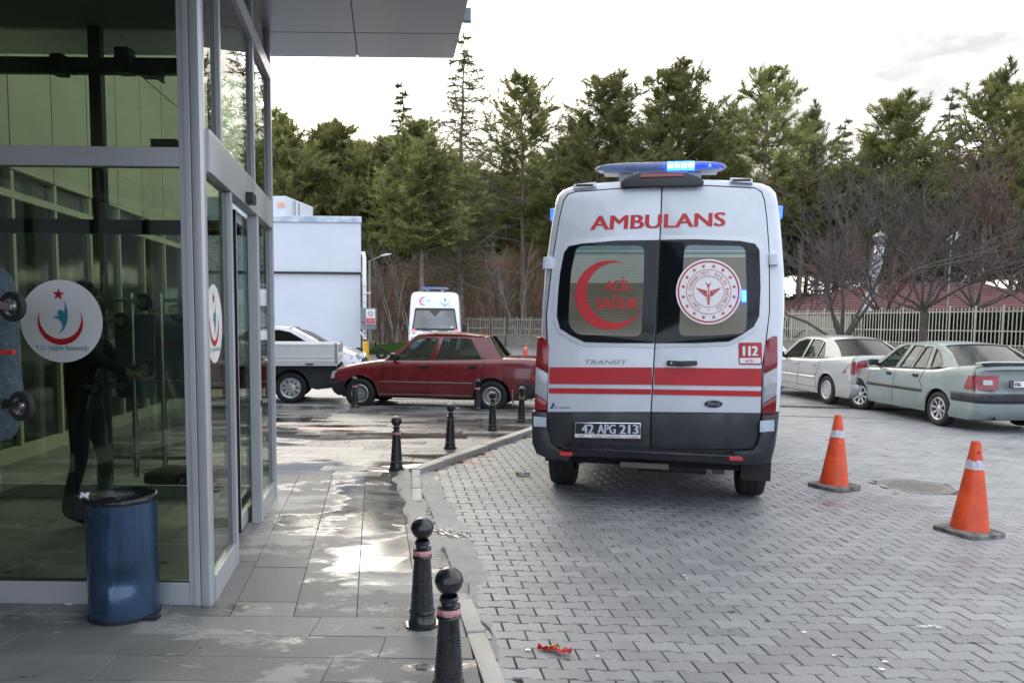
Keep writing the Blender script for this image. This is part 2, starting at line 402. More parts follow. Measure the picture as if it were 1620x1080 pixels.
def text2d(s_, off=0.0):
    key = (s_, off)
    if key in _tc: return _tc[key]
    cu = bpy.data.curves.new('lettering', 'FONT'); cu.body = s_; cu.size = 1; cu.offset = off; cu.resolution_u = 3
    o = bpy.data.objects.new('lettering', cu); col.objects.link(o)
    bpy.context.view_layer.update()
    me = bpy.data.meshes.new_from_object(o.evaluated_get(bpy.context.evaluated_depsgraph_get()))
    vs = [(v.co.x, v.co.y) for v in me.vertices]; fs = [tuple(p.vertices) for p in me.polygons]
    bpy.data.objects.remove(o); bpy.data.meshes.remove(me); bpy.data.curves.remove(cu)
    x0, x1 = min(v[0] for v in vs), max(v[0] for v in vs); y0, y1 = min(v[1] for v in vs), max(v[1] for v in vs)
    vs = [((x - x0) / (x1 - x0), (y - y0) / (y1 - y0)) for x, y in vs]
    _tc[key] = (vs, fs, (x1 - x0) / (y1 - y0)); return _tc[key]
def text_quad(s_, q, fn, off=0.0, shear=0.0, mb=None, bold=0.0):
    """q: bottom-left, bottom-right, top-right, top-left in (u,v); fn(u,v)->3D"""
    bold = bold or off * .5
    vs, fs, asp = text2d(s_, 0.0); mb = mb or MB()
    ks = (-1, 0, 1) if bold else (0,)
    for k in ks:                                  # heavier strokes: the letter laid three times, each copy a hair above the last
        out = []
        for x, y in vs:
            x = (x + shear * y) * (1 - 2 * bold / asp) + bold / asp * (1 + k)
            a = [q[0][i] * (1 - x) + q[1][i] * x for i in (0, 1)]; b = [q[3][i] * (1 - x) + q[2][i] * x for i in (0, 1)]
            p = Vector(fn(a[0] * (1 - y) + b[0] * y, a[1] * (1 - y) + b[1] * y)); p.y -= .0003 * k; out.append(p)
        mb.add(out, fs)
    return mb
def star(cx, cy, r, rot=0, k=.4):
    return [(cx + (r if i % 2 == 0 else r * k) * math.sin(rot + i * PI / 5), cy + (r if i % 2 == 0 else r * k) * math.cos(rot + i * PI / 5)) for i in range(10)]
def circ(cx, cy, r, n=40, ry=None): return [(cx + r * math.cos(2 * PI * i / n), cy + (ry or r) * math.sin(2 * PI * i / n)) for i in range(n)]
def crescent(cx, cy, R, cx2, cy2, r, n=40):
    """outer circle minus inner circle, as one polygon"""
    d = math.hypot(cx2 - cx, cy2 - cy); a = math.atan2(cy2 - cy, cx2 - cx)
    ca = max(-1, min(1, (R * R + d * d - r * r) / (2 * R * d))); A = math.acos(ca)
    cb = max(-1, min(1, (r * r + d * d - R * R) / (2 * r * d))); B = math.acos(cb)
    o = [(cx + R * math.cos(a + A + t / n * (2 * PI - 2 * A)), cy + R * math.sin(a + A + t / n * (2 * PI - 2 * A))) for t in range(n + 1)]
    p0, p1 = PI - B, -(PI - B)
    i = [(cx2 + r * math.cos(a - (PI - B) - (t / n) * (2 * PI - 2 * (PI - B))), cy2 + r * math.sin(a - (PI - B) - (t / n) * (2 * PI - 2 * (PI - B)))) for t in range(n + 1)]
    return o + i[1:-1]
def flatpoly(mb, polys, fn):
    tris = tessellate_polygon([[Vector((p[0], p[1], 0)) for p in q] for q in polys])
    flat = [p for q in polys for p in q]
    return mb.add([fn(*p) for p in flat], [tuple(t) for t in tris])
def rrect(x0, y0, x1, y1, r, n=4):
    o = []
    for cx, cy, a0 in ((x1 - r, y1 - r, 0), (x0 + r, y1 - r, PI / 2), (x0 + r, y0 + r, PI), (x1 - r, y0 + r, 1.5 * PI)):
        for i in range(n + 1): a = a0 + i / n * PI / 2; o.append((cx + r * math.cos(a), cy + r * math.sin(a)))
    return o
# ------------------------------------------------------------------ ground, road, pavement
SZ = .05
def set_tone(me, vals):
    a = me.attributes.new('tone', 'FLOAT', 'FACE'); a.data.foreach_set('value', vals)
K = [gp(815, 1135), gp(790, 1080), gp(746, 962), gp(733, 900), gp(694, 805), gp(663, 752), gp(840, 687)]
K[-1:] = [K[-1], K[-1] + (K[-1] - gp(663, 752)).normalized() * 3.0]
K = [Vector((K[0].x + .22, -3, 0))] + K
K.append(Vector((K[-1].x + .3, 14.0, 0)))
def xr(y):
    for a, b in zip(K, K[1:]):
        if a.y <= y <= b.y: return a.x + (b.x - a.x) * (y - a.y) / max(1e-6, b.y - a.y)
    return K[0].x if y < K[0].y else 60
PLY = 14.0
g = MB(); g.grid(lambda u, v: (-600 + 1200 * u, -500 + 1400 * v, -.24), 8, 8)
tag(g.build('ground', M_ground), kind='structure')
XB = [-40, -20, -10, -3, .8, 4, 8, 12.8, 30, 60]
road = MB()
for y0, y1 in ((-3, 16.05),):
    road.add([(x, y, gz(x) - .014) for x in XB for y in (y0, y1)], [(i * 2, i * 2 + 2, i * 2 + 3, i * 2 + 1) for i in range(len(XB) - 1)])
road = tag(road.build('road', M_bed), kind='structure')
YF = [16, 20, 26, 34, 45, 62]
fr_ = MB(); fr_.add([(x, y, gz(x) - .004) for x in XB for y in YF],
    [(i * 6 + j, i * 6 + 6 + j, i * 6 + 7 + j, i * 6 + 1 + j) for i in range(len(XB) - 1) for j in range(5)])
fro = fr_.build('far_road', M_rfar); set_tone(fro.data, [.5] * len(fro.data.polygons)); tag(fro, kind='structure')

PL, PD, PG = .213, .108, .0035
rowd = Vector((1, -.018, 0)); cold = Vector((-.155, 1, 0)); SH = -.15
MHC = gp(1448, 769)
def paver_poly():
    hl = PL / 2 - PG; a = .0075; w0 = PD / 2 + a - PG; w1 = PD / 2 - a - PG
    q = [(-hl, -w0), (-hl * .52, -w0), (-hl * .34, -w1), (hl * .34, -w1), (hl * .52, -w0), (hl, -w0),
         (hl, w0), (hl * .52, w0), (hl * .34, w1), (-hl * .34, w1), (-hl * .52, w0), (-hl, w0)]
    return [(x + SH * y, y + x * -.018) for x, y in q]
PP = paver_poly()
def paver_add(mb, c, ax, ay, dz, bev=.0035):
    o = len(mb.v); n = 12
    vs = []
    for k, (sc2, zz) in enumerate(((1.0, -.02), (1.0, -.0035), (.965, 0))):
        for x, y in PP: vs.append((c[0] + x * sc2, c[1] + y * (sc2 if k < 2 else .93), c[2] + dz + zz + x * ax + y * ay))
    mb.add(vs, [tuple(range(24, 36))] + [(r * 12 + i, r * 12 + (i + 1) % 12, r * 12 + 12 + (i + 1) % 12, r * 12 + 12 + i) for r in (0, 1) for i in range(12)])
cands = []
rnd = random.Random(3)
redpx = [(762, 718), (750, 731), (768, 722), (761, 732), (692, 743), (727, 727)]
for r in range(0, 125):
    y0 = 2.3 + r * PD
    for c in range(-60, 120):
        p = cold * (r * PD) + Vector((0, 2.3, 0)) + rowd * ((c + .5 * (r % 2)) * PL)
        if p.y > 16.05: continue
        if p.y < PLY + .08 and p.x < xr(p.y) + .0: continue
        q = proj((p.x, p.y, gz(p.x)))
        if q is None or q[0] < -160 or q[0] > 2000 or q[1] > 1250: continue
        if (p.x - MHC.x) ** 2 + (p.y - MHC.y) ** 2 < .36 ** 2: continue
        vis = 0 <= q[0] <= 1620 and q[1] <= 1085
        cands.append((p.y if vis else 100 + p.y, p, q))
cands.sort(key=lambda t: t[0])
PM = []
for k in range(6):
    mb = MB(); paver_add(mb, (0, 0, 0), 0, 0, 0); me = mb.mesh('paver', M_road, smooth=30, fixn=False); set_tone(me, [k / 5] * len(me.polygons)); PM.append(me)
n_ind = 0; field = MB(); ft = []; red = MB(); rtn = []
def tilt(p):
    h = mnoise.noise(Vector((p.x * .9, p.y * .9, 3))) * .004 + mnoise.noise(Vector((p.x * .3, p.y * .3, 8))) * .008
    return h + rnd.uniform(-.0015, .0015), rnd.gauss(0, .006) - (.014 if p.x > .8 else 0), rnd.gauss(0, .006)
for d_, p, q in cands:
    h, ax, ay = tilt(p); tone = min(1, max(0, rnd.gauss(.5, .25)))
    isred = any(abs(q[0] - a) < 8 and abs(q[1] - b) < 3.2 for a, b in redpx)
    if n_ind < 299 and d_ < 50:
        o = link('paver', PM[int(tone * 5.99)], road, (p.x, p.y, gz(p.x) + h), (ay, -ax, rnd.gauss(0, .004))); n_ind += 1
    else:
        mb, tt = (red, rtn) if isred else (field, ft)
        n0 = len(mb.f); paver_add(mb, (p.x, p.y, gz(p.x)), ax, ay, h); tt += [tone] * (len(mb.f) - n0)
o = field.build('paver_field', M_road, road, smooth=30, fixn=False); set_tone(o.data, ft); tag(o, kind='stuff')
if rtn:
    o = red.build('red_pavers', M_redp, road, smooth=30, fixn=False); set_tone(o.data, rtn); tag(o, kind='stuff')

# pavement with slabs
pav = MB(); ys = [-3, 2.9, K[2].y, K[3].y, K[4].y, K[5].y, K[6].y, K[7].y, K[8].y, PLY]
pav.add([(x, y, SZ - .022 if 1 else 0) for y in ys for x in (-9, xr(min(y, PLY - .01)) - .08)], [(i * 2, i * 2 + 1, i * 2 + 3, i * 2 + 2) for i in range(len(ys) - 1)])
pav = tag(pav.build('pavement', M_bed), kind='structure')
def slab_z(x, y):
    if y < 4.4 or y > 8.4: return SZ
    t = min(1, max(0, (xr(y) - x) / .55)); f = min(1, (y - 4.4) / .7) * min(1, (8.4 - y) / .4)
    return SZ - (1 - t) * f * .035
corner = gp(338, 956, SZ); farc = gp(436, 785, SZ)
bd = (farc - corner); BL = bd.length; bd.normalize(); bn = Vector((bd.y, -bd.x, 0))
def slab(poly, tone, mat_=None, dz=0):
    cx_ = sum(p[0] for p in poly) / 4; cy_ = sum(p[1] for p in poly) / 4
    poly = [(min(p[0], xr(p[1]) - .085), p[1]) for p in poly]
    a = abs(sum(poly[i][0] * poly[(i + 1) % 4][1] - poly[(i + 1) % 4][0] * poly[i][1] for i in range(4)) / 2)
    if a < .006: return
    kf = 1 if cy_ < YD - .2 else .25; dz += rnd.uniform(-.0018, .0018) * kf; tx, ty = rnd.gauss(0, .0016) * kf, rnd.gauss(0, .0025) * kf
    mb = MB(); vs = []
    for ins, z in ((.0014, -.03), (.0014, -.002), (.0035, 0)):
        for x, y in poly:
            dx, dy = (cx_ - x), (cy_ - y)
            x2 = x + math.copysign(min(abs(dx), ins), dx); y2 = y + math.copysign(min(abs(dy), ins), dy)
            vs.append((x2 - cx_, y2 - cy_, z + slab_z(x, y) + dz + (x - cx_) * tx + (y - cy_) * ty))
    mb.add(vs, [(8, 9, 10, 11)] + [(r * 4 + i, r * 4 + (i + 1) % 4, r * 4 + 4 + (i + 1) % 4, r * 4 + 4 + i) for r in (0, 1) for i in range(4)])
    me = mb.mesh('slab', mat_ or M_slab, fixn=False); set_tone(me, [tone] * len(me.polygons))
    link('slab', me, pav, (cx_, cy_, 0))
YC = gp(500, 975, SZ).y; YD = gp(600, 752, SZ).y
y = YC; rws = 0
while y > 1.6:
    y1 = y - .242; x = xr(y) - rnd.uniform(.3, .9); xe = xr(y) - .05
    while xe > -5:
        slab([(x, y1), (xe, y1), (xe, y), (x, y)], rnd.random()); xe = x; x -= rnd.choice([.66, .9, 1.0])
    y = y1
YD = gp(600, 752, SZ).y
def colx(k, y): return corner.x - .19 + k * .335 + (y - YC) * bd.x / bd.y
for k in range(-9, 9):
    y = YC - rnd.uniform(0, .5)
    while y < YD:
        y1 = y + .6; ya, yb = max(y, YC), min(y1, YD)
        if yb - ya > .03: slab([(colx(k, ya), ya), (colx(k + 1, ya), ya), (colx(k + 1, yb), yb), (colx(k, yb), yb)], rnd.random())
        y = y1
y = YD
while y < PLY:
    y1 = min(y + .25, PLY); xe = xr((y + y1) / 2) + .1
    while xe > -8:
        ln = rnd.choice([.5, .7, 1.0, 1.0]); q = proj((xe - ln / 2, y, SZ)); br = rnd.random() < .08
        if q and 510 < q[0] < 560 and 672 < q[1] < 688: slab([(xe - ln, y), (xe, y), (xe, y1), (xe - ln, y1)], .8, M_redp)
        else: slab([(xe - ln, y), (xe, y), (xe, y1), (xe - ln, y1)], rnd.random(), M_brown if br else M_plaza)
        xe -= ln
    y = y1
kb = tag(MB().box(-8, K[-1].x, PLY, PLY + .1, -.02, SZ + .002).build('plaza_edge', M_kerb, bevel=.006), kind='structure')
set_tone(kb.data, [.4] * len(kb.data.polygons))
# kerb stones
def kerb_run(a, b, w_, h_, step, name):
    root = thing(name, None, None, (0, 0, 0)); tag(root, kind='structure')
    d = (b - a); L_ = d.length; d.normalize(); n_ = Vector((-d.y, d.x, 0)); t = 0
    while t < L_ - .05:
        t1 = min(t + step, L_); mb = MB(); p = a + d * (t + .004); q = a + d * (t1 - .004); j = rnd.uniform(-.006, .006)
        mb.add([(v.x, v.y, z + (gz(v.x) if z < 0 else 0)) for z in (-.03, h_ + j) for v in (p, q, q + n_ * w_, p + n_ * w_)], [(0, 3, 2, 1), (4, 5, 6, 7), (0, 1, 5, 4), (1, 2, 6, 5), (2, 3, 7, 6), (3, 0, 4, 7)])
        o = mb.build('kerb_stone', M_kerb, root, bevel=.012, smooth=40); set_tone(o.data, [rnd.random()] * len(o.data.polygons)); t = t1
    return root
kerb_run(Vector((K[0].x, -2.5, 0)), K[1], .1, SZ + .012, .75, 'near_kerb')
kerb_run(K[1], K[3], .095, SZ + .012, .75, 'pavement_kerb')
kerb_run(gp(668, 800), K[6] + Vector((.0, .1, 0)), .09, SZ + .004, .5, 'corner_kerb')
kerb_run(K[6], K[8], .13, SZ + .02, .6, 'plaza_kerb')
# broken mortar edge where the pavement dips to the road
def mortar(name, y0, y1, l0, l1, seed, h=.02):
    def f(u, v):
        y = y0 + (y1 - y0) * u; base = xr(y)
        jag = mnoise.noise(Vector((y * 3, seed, 0))) * .08 + mnoise.noise(Vector((y * 11, seed, 4))) * .03
        lo, hi = base - l0 + mnoise.noise(Vector((y * 2.5, seed, 9))) * .12, base + l1 + jag
        x = lo + (hi - lo) * v; e = min(1, v / .08, (1 - v) / .12)
        z = (SZ + .001 - .056 * v) if l0 > .15 else .012 - .02 * v
        cr_ = mnoise.turbulence(Vector((x * 14, y * 14, seed)), 5, True)
        eu = min(1, u / .06, (1 - u) / .04); e *= eu
        return (x, y, .001 + (z - .001) * eu - .02 * (1 - e) + e * (h * (cr_ - .42)))
    o = MB().grid(f, int((y1 - y0) / .012), 50 if l0 > .15 else 24).build(name, M_mortar, smooth=60)
    set_tone(o.data, [.5] * len(o.data.polygons)); return tag(o, kind='structure')
mortar('cracked_mortar_edge', 4.38, 8.2, .3, .2, 2.0, .01)
mortar('gutter_mortar', 2.0, 4.75, .0, .085, 5.0, .008)
# manhole cover
mh = MB(); mh.lathe([(0, .002), (.3, .002), (.31, .0), (.34, .0), (.35, .003), (.37, .002), (.375, -.02)], 40)
for a in range(-4, 5):
    for b in range(-4, 5):
        if a * a + b * b < 18: mh.cbox((a * .062, b * .062, .003), (.04, .022, .004))
tag(mh.build('manhole_cover', pm('rusty_iron', (.17, .165, .16), .5, .5, var=.3, scale=20, bump=.6, bscale=60), loc=(MHC.x, MHC.y, gz(MHC.x))), 'round iron manhole cover set in the pavers beside the orange cones', 'manhole cover')

# ------------------------------------------------------------------ hospital front and glazed vestibule
ZT = 4.04
def bpt(u, off, z): p = corner + bd * u + bn * off; return (p.x, p.y, z)
def bu(px):
    d = ray(px, 600); n_ = bn
    t = (corner - CAM).dot(n_) / d.dot(n_); p = CAM + d * t
    return (p - corner).dot(bd)
def apt(u, off, z): return (corner.x - u, corner.y - off, z)
ves = thing('entrance_vestibule', 'glazed hospital entrance vestibule with grey aluminium frames and sliding door', 'glass porch', (corner.x, corner.y, SZ))
def vb(name, mb, mat_, **k):
    o = mb.build(name, mat_, ves, **k); o.matrix_parent_inverse = Matrix.Translation((-corner.x, -corner.y, -SZ)); return o
def wbox(fn, u0, u1, o0, o1, z0, z1, mb=None):
    mb = mb or MB()
    return mb.add([fn(u, o, z) for z in (z0, z1) for u, o in ((u0, o0), (u1, o0), (u1, o1), (u0, o1))], [(0, 3, 2, 1), (4, 5, 6, 7), (0, 1, 5, 4), (1, 2, 6, 5), (2, 3, 7, 6), (3, 0, 4, 7)])
AW = 3.4
# corner post
cp = MB(); pp = [(.205, -.0), (.205, .035), (.085, .035)]
o = wbox(apt, .098, .128, -.06, .008, SZ, ZT); vb('frame_post', o, M_alu, bevel=.003)
o = wbox(apt, .062, .095, -.06, .02, SZ, ZT); vb('frame_post', o, M_alu, bevel=.004)
poly = [apt(.058, .02, 0), apt(.012, .02, 0), bpt(.0, -.002, 0), bpt(.05, .0, 0), bpt(.05, -.06, 0), apt(.058, -.07, 0)]
o = MB().prism([(p[0], p[1]) for p in poly], lambda x, y, z: (x, y, z), SZ, ZT); vb('corner_post', o, M_alu, bevel=.008, smooth=35)
for u0, u1, z0, z1 in ((.128, AW, SZ, .175), (.128, AW, 2.40, 2.50), (.128, AW, ZT - .06, ZT)):
    vb('frame_rail', wbox(apt, u0 + .001, u1, -.05, .008, z0, z1), M_alu, bevel=.003)
vb('frame_gasket', wbox(apt, .129, AW, -.03, .003, .175, .183), M_alud)
for z0, z1 in ((.177, 2.398), (2.502, ZT - .062)):
    vb('pane', wbox(apt, .13, AW, -.025, -.017, z0, z1), M_vgreen)
# side wall with the door
uA, uB, uC, uD = bu(369), bu(398), bu(410), BL
def post(u0, u1, z0=SZ, z1=ZT, o0=-.06, o1=.012, nm='frame_post', mt=None): vb(nm, wbox(bpt, u0, u1, o0, o1, z0, z1), mt or M_alu, bevel=.003)
post(uA - .035, uA + .02, z1=2.385); post(uC - .06, uC + .03, z1=2.385); post(uD - .07, uD, o1=.015); 
post(.053, uA - .037, SZ, .2, -.045, .006, 'frame_rail'); post(uC + .032, uD - .072, SZ, .2, -.045, .006, 'frame_rail')
post(.053, uD - .072, 2.386, 2.61, -.06, .02, 'door_header')
m1, m2 = bu(355), bu(406)
post(m1 - .02, m1 + .025, 2.612, ZT); post(m2 - .02, m2 + .03, 2.612, ZT)
post(.053, uD - .072, 3.62, 3.74, -.05, .02, 'frame_rail')
for u0, u1, z0, z1 in ((.053, uA - .037, .202, 2.384), (uC + .032, uD - .072, .202, 2.384), (.053, m1 - .022, 2.612, 3.618), (m1 + .027, m2 - .022, 2.612, 3.618), (m2 + .032, uD - .072, 2.612, 3.618),
                       (.053, m1 - .022, 3.742, ZT), (m1 + .027, m2 - .022, 3.742, ZT), (m2 + .032, uD - .072, 3.742, ZT)):
    vb('pane', wbox(bpt, u0, u1, -.022, -.014, z0, z1), M_bglass)
leaf = MB()
for u0, u1, z0, z1 in ((uB - .02, uB + .03, SZ + .02, 2.38), (uB + .7, uB + .75, SZ + .02, 2.38), (uB + .03, uB + .7, SZ + .02, .17), (uB + .03, uB + .7, 2.3, 2.38)): wbox(bpt, u0, u1, -.13, -.09, z0, z1, leaf)
lf = vb('sliding_door', leaf, M_alu, bevel=.003)
vb('door_edge_seal', wbox(bpt, uB - .032, uB - .021, -.135, -.085, SZ + .02, 2.38), M_rubber)
vb('door_pane', wbox(bpt, uB + .03, uB + .7, -.114, -.106, .172, 2.298), M_bglass)
vb('door_lock', wbox(bpt, uC - .03, uC - .0, .012, .022, .95, 1.0), M_black)
us = bu(391)
vb('door_sensor', wbox(bpt, us - .06, us + .08, .021, .07, 2.40, 2.47), M_black, bevel=.006)
# back glazing of the porch (against-the-light darkness put into the frame colour)
CYW = farc.y - .03
def cw(x0, x1, z0, z1, nm='rear_frame', t=.06, mt=None): vb(nm, MB().box(x0, x1, CYW - t, CYW, z0, z1), mt or M_alud)
cx0, cx1 = corner.x - AW, farc.x - .075
for xm in (at(159, 200, CYW).x, cx0 + .1): cw(xm - .05, xm + .05, 2.4, ZT, t=.07); cw(xm - .02, xm + .02, SZ, 2.4, t=.05)
cw(cx0, cx1, 2.33, 2.45); cw(cx0, cx1, 3.66, 3.79); cw(cx0, cx1, SZ, .16, mt=M_alu)
vb('rear_pane', MB().box(cx0, cx1, CYW - .035, CYW - .028, .16, ZT), glass('clear_glass', (.85, .88, .85)))
vb('ceiling', MB().add([(cx0, corner.y + .1, ZT - .002), (corner.x - .07, corner.y + .1, ZT - .002), (farc.x - .07, CYW, ZT - .002), (cx0, CYW, ZT - .002)], [(0, 1, 2, 3)]), pm('grey_ceiling', (.16, .17, .17), .7))
for (x, y, wx, hy) in ((95, 104, .1, .16), (198, 98, .12, .2), (240, 117, .16, .06)):
    p = at(x, y, CYW - .25); o = MB().box(-wx / 2, wx / 2, -.06, .06, -hy / 2, hy / 2); o.box(-.012, .012, .06, .22, -.012, .012)
    q = vb('wall_camera', o, M_black, bevel=.006); q.location = (p.x, p.y, p.z)
p = at(264, 247, corner.y + .15); vb('door_sensor', MB().box(p.x - .07, p.x + .07, p.y - .04, p.y + .04, 2.503, 2.57), M_black, bevel=.005)
# round stickers on the glass
def ministry(fn, name, label, s=1.0):
    root = thing(name, label, 'sticker', fn(0, 0, 0))
    loc = Vector(fn(0, 0, 0))
    def P(u, v, o): return Vector(fn(u * s, v * s, o)) - loc
    def fp(nm, polys, mt, o):
        mb = MB()
        for q in polys: flatpoly(mb, [q], lambda a, b: P(a, b, o))
        mb.build(nm, mt, root)
    fp('disc', [circ(0, 0, .22, 56)], M_dec, .003)
    fp('crescent', [crescent(-.005, -.005, .121, -.005, .018, .112)[::1]], M_redt, .005)
    fp('star', [star(-.01, .142, .034, .1)], M_redt, .005)
    fig = [(-.012, -.068), (.008, -.03), (.0, -.0), (-.02, .018), (-.042, .02), (-.025, .03), (.0, .028), (.018, .045), (.022, .08), (.016, .115), (.034, .07), (.037, .03), (.03, -.01), (.012, -.045)]
    fp('figure', [fig, circ(-.002, .045, .016, 20)], M_teal, .0055)
    mb = MB(); text_quad('T.C. Sağlık Bakanlığı', [(-.143, -.16), (.14, -.16), (.14, -.128), (-.143, -.128)], lambda a, b: P(a, b, .006), .012, mb=mb)
    mb.build('lettering', M_teal, root)
    return root
pA = at(95, 508, corner.y); sx, sz_ = corner.x - pA.x, pA.z
ministry(lambda u, v, o: apt(sx - u, -.016 + o, sz_ + v), 'window_sticker', 'round white ministry sticker with red crescent on the front glass pane beside the blue bin')
ub = bu(343.5); zb_ = (CAM + ray(343.5, 512) * (((Vector(bpt(ub, 0, 0)) - CAM).to_2d().length) / ray(343.5, 512).to_2d().length)).z
ministry(lambda u, v, o: bpt(ub + u, -.012 + o, zb_ + v), 'window_sticker', 'round white ministry sticker seen edge-on, on the side pane next to the sliding door')

# canopy
can = thing('entrance_canopy', 'grey metal-panelled canopy jutting out over the entrance', 'canopy', (0, 0, 0))
YE = at(500, 90, 7).y if 0 else None
d_ = ray(427, 90); tt = (ZT - HC) / d_.z; YE = (CAM + d_ * tt).y
rE = CAM + ray(718, 90) * ((ZT - HC) / ray(718, 90).z); rN = CAM + ray(740, 1) * ((ZT - HC) / ray(740, 1).z)
slope = (rE.x - rN.x) / (rE.y - rN.y)
s1 = CAM + ray(565, 90) * ((ZT - HC) / ray(565, 90).z)
ysm = (CAM + ray(640, 53) * ((ZT - HC) / ray(640, 53).z)).y
def ex(y): return rE.x + (y - YE) * slope
def mx_(y): return s1.x + (y - YE) * slope
bands = [YE - .0, ysm]
while bands[-1] > -1.2: bands.append(bands[-1] - 1.5)
for j, (ya, yb) in enumerate(zip(bands, bands[1:])):
    for fa in ((lambda y: -5.0, mx_), (mx_, ex)):
        g_ = .006
        if j == 0 and fa[0](0) == -5.0: pass
        MB().add([(x, y, z) for z in (ZT, ZT + .02) for x, y in ((fa[0](yb) + g_, yb + g_), (fa[1](yb) - g_, yb + g_), (fa[1](ya) - g_, ya - g_), (fa[0](ya) + g_, ya - g_))],
                 [(0, 3, 2, 1), (4, 5, 6, 7), (0, 1, 5, 4), (1, 2, 6, 5), (2, 3, 7, 6), (3, 0, 4, 7)]).build('soffit_panel', M_soffit, can, bevel=.002)
MB().add([(x, y, z) for z in (ZT + .021, ZT + .5) for x, y in ((-5, bands[-1]), (ex(bands[-1]), bands[-1]), (ex(YE), YE), (-5, YE))],
         [(0, 3, 2, 1), (4, 5, 6, 7), (0, 1, 5, 4), (1, 2, 6, 5), (2, 3, 7, 6), (3, 0, 4, 7)]).build('fascia', M_grey, can)
lp = ex(6.45); MB().box(lp + .003, lp + .07, 6.4, 6.46, ZT + .02, ZT + .12).build('edge_bracket', M_grey, can)
# main building front, running away behind the porch
hb = thing('hospital_building', 'hospital main front with dark glazing and cream upper panels behind the porch', 'hospital', (-4.75, 4, 0))
hx = lambda y: -4.95 - (y - 4) * .11
def hbuild(nm, mb, mt, **k): q = mb.build(nm, mt, hb, **k); q.matrix_parent_inverse = Matrix.Translation((4.75, -4, 0)); return q
def hwall(y0, y1, z0, z1, o0, o1, mb=None):
    mb = mb or MB(); return mb.add([(hx(y) + o, y, z) for z in (z0, z1) for y, o in ((y0, o0), (y1, o0), (y1, o1), (y0, o1))], [(0, 3, 2, 1), (4, 5, 6, 7), (0, 1, 5, 4), (1, 2, 6, 5), (2, 3, 7, 6), (3, 0, 4, 7)])
hbuild('wall', hwall(-4, 14.2, -.1, 8.5, -8, -.1), pm('grey_core', (.12, .13, .12), .8))
M_hgl = pm('dark_green_glazing', (.012, .022, .016), .08, coat=1, var=.2)
y = -4
while y < 14:
    y2 = min(y + .95, 14.2)
    hbuild('pane', hwall(y + .03, y2 - .03, .22, 2.9, -.08, -.05), M_hgl)
    hbuild('mullion', hwall(y2 - .03, y2 + .03, .0, 3.2, -.09, .0), M_cream)
    hbuild('cladding_panel', hwall(y + .012, y2 - .012, 3.22, 5.4, -.09, -.01), M_cream)
    hbuild('cladding_panel', hwall(y + .012, y2 - .012, 5.42, 8.4, -.09, -.01), M_cream)
    y = y2
hbuild('sill_rail', hwall(-4, 14.2, .03, .2, -.09, .01), M_cream); hbuild('head_rail', hwall(-4, 14.2, 2.9, 2.98, -.09, .006), M_cream)
# ------------------------------------------------------------------ bin, bollards, cones, litter
bp_ = gp(196, 990, SZ); bp_.y += .17; bp_.x = at(196, 900, bp_.y).x
bn_ = thing('waste_bin', 'dented metallic blue waste bin with black liner against the glass front', 'waste bin', (bp_.x, bp_.y, SZ))
BR, BH = .172, .625
def dent(th, t):
    a = math.atan2(math.sin(th + PI / 2 - .15), math.cos(th + PI / 2 - .15))
    r = BR
    for (a0, t0, wa, wt, dp) in ((-.05, .33, .28, .12, .016), (.45, .33, .3, .1, .013), (.12, .6, .22, .3, .010), (-.35, .2, .2, .2, .006)):
        r -= 1.25 * dp * math.exp(-((a - a0) / wa) ** 2 - ((t - t0) / wt) ** 2)
    ridge = math.exp(-((a + .12 + (t - .33) * -.25) / .07) ** 2) * (.007 if .33 < t < .95 else .003)
    return r + ridge * .8
def bf(u, v):
    th = 2 * PI * u; z = .015 + (BH - .02) * v; r = dent(th, v); return (r * math.cos(th), r * math.sin(th), z)
M_bin = pm('metallic_blue_steel', (.035, .078, .15), .3, .55, var=.16, scale=5, coat=.5, rvar=.1, bump=.05, bscale=14)
MB().grid(bf, 97, 49).build('body', M_bin, bn_, smooth=60)
MB().lathe([(BR - .012, 0), (BR + .003, 0), (BR + .004, .018), (BR - .002, .02)], 48).build('base_ring', M_black, bn_, smooth=40)
M_bag = pm('black_bin_liner', (.012, .012, .014), .25, var=.1, bump=.5, bscale=45)
MB().lathe([(BR + .004, BH - .012), (BR + .007, BH - .004), (BR + .005, BH + .012), (BR - .004, BH + .02), (BR - .02, BH + .016), (BR - .028, BH - .03), (BR - .03, BH - .25), (.0, BH - .3)], 60,
           fn=lambda a, z: 1 + .012 * math.sin(9 * a + z * 60) * (1 if z > BH - .1 else .3)).build('liner', M_bag, bn_, smooth=70)
hg = MB(); hg.lathe([(0, -.03), (.05, -.028), (.06, 0), (.05, .028), (0, .03)], 20, axis='y', c=(-BR - .0, -.02, BH - .06)); hg.box(-BR - .05, -BR + .02, -.06, .03, BH - .07, BH + .02)
hg.build('lid_hinge', M_black, bn_, smooth=40, bevel=.003)
pe = MB(); pe.box(BR - .03, BR + .045, -.1, -.05, .005, .022); pe.build('pedal', M_black, bn_, bevel=.004)
sp = thing('plastic_cup_litter', 'small crumpled white plastic scrap on the rim of the blue bin', 'litter', (bp_.x - BR + .035, bp_.y - .1, SZ + BH + .02))
s_ = MB()
for k in range(7): a = k * .9; s_.cbox((math.cos(a) * .014, math.sin(a) * .012, .012), (.008, .006, .03), Matrix.Rotation(a, 3, 'Y'))
s_.build('scrap', M_dec, sp)

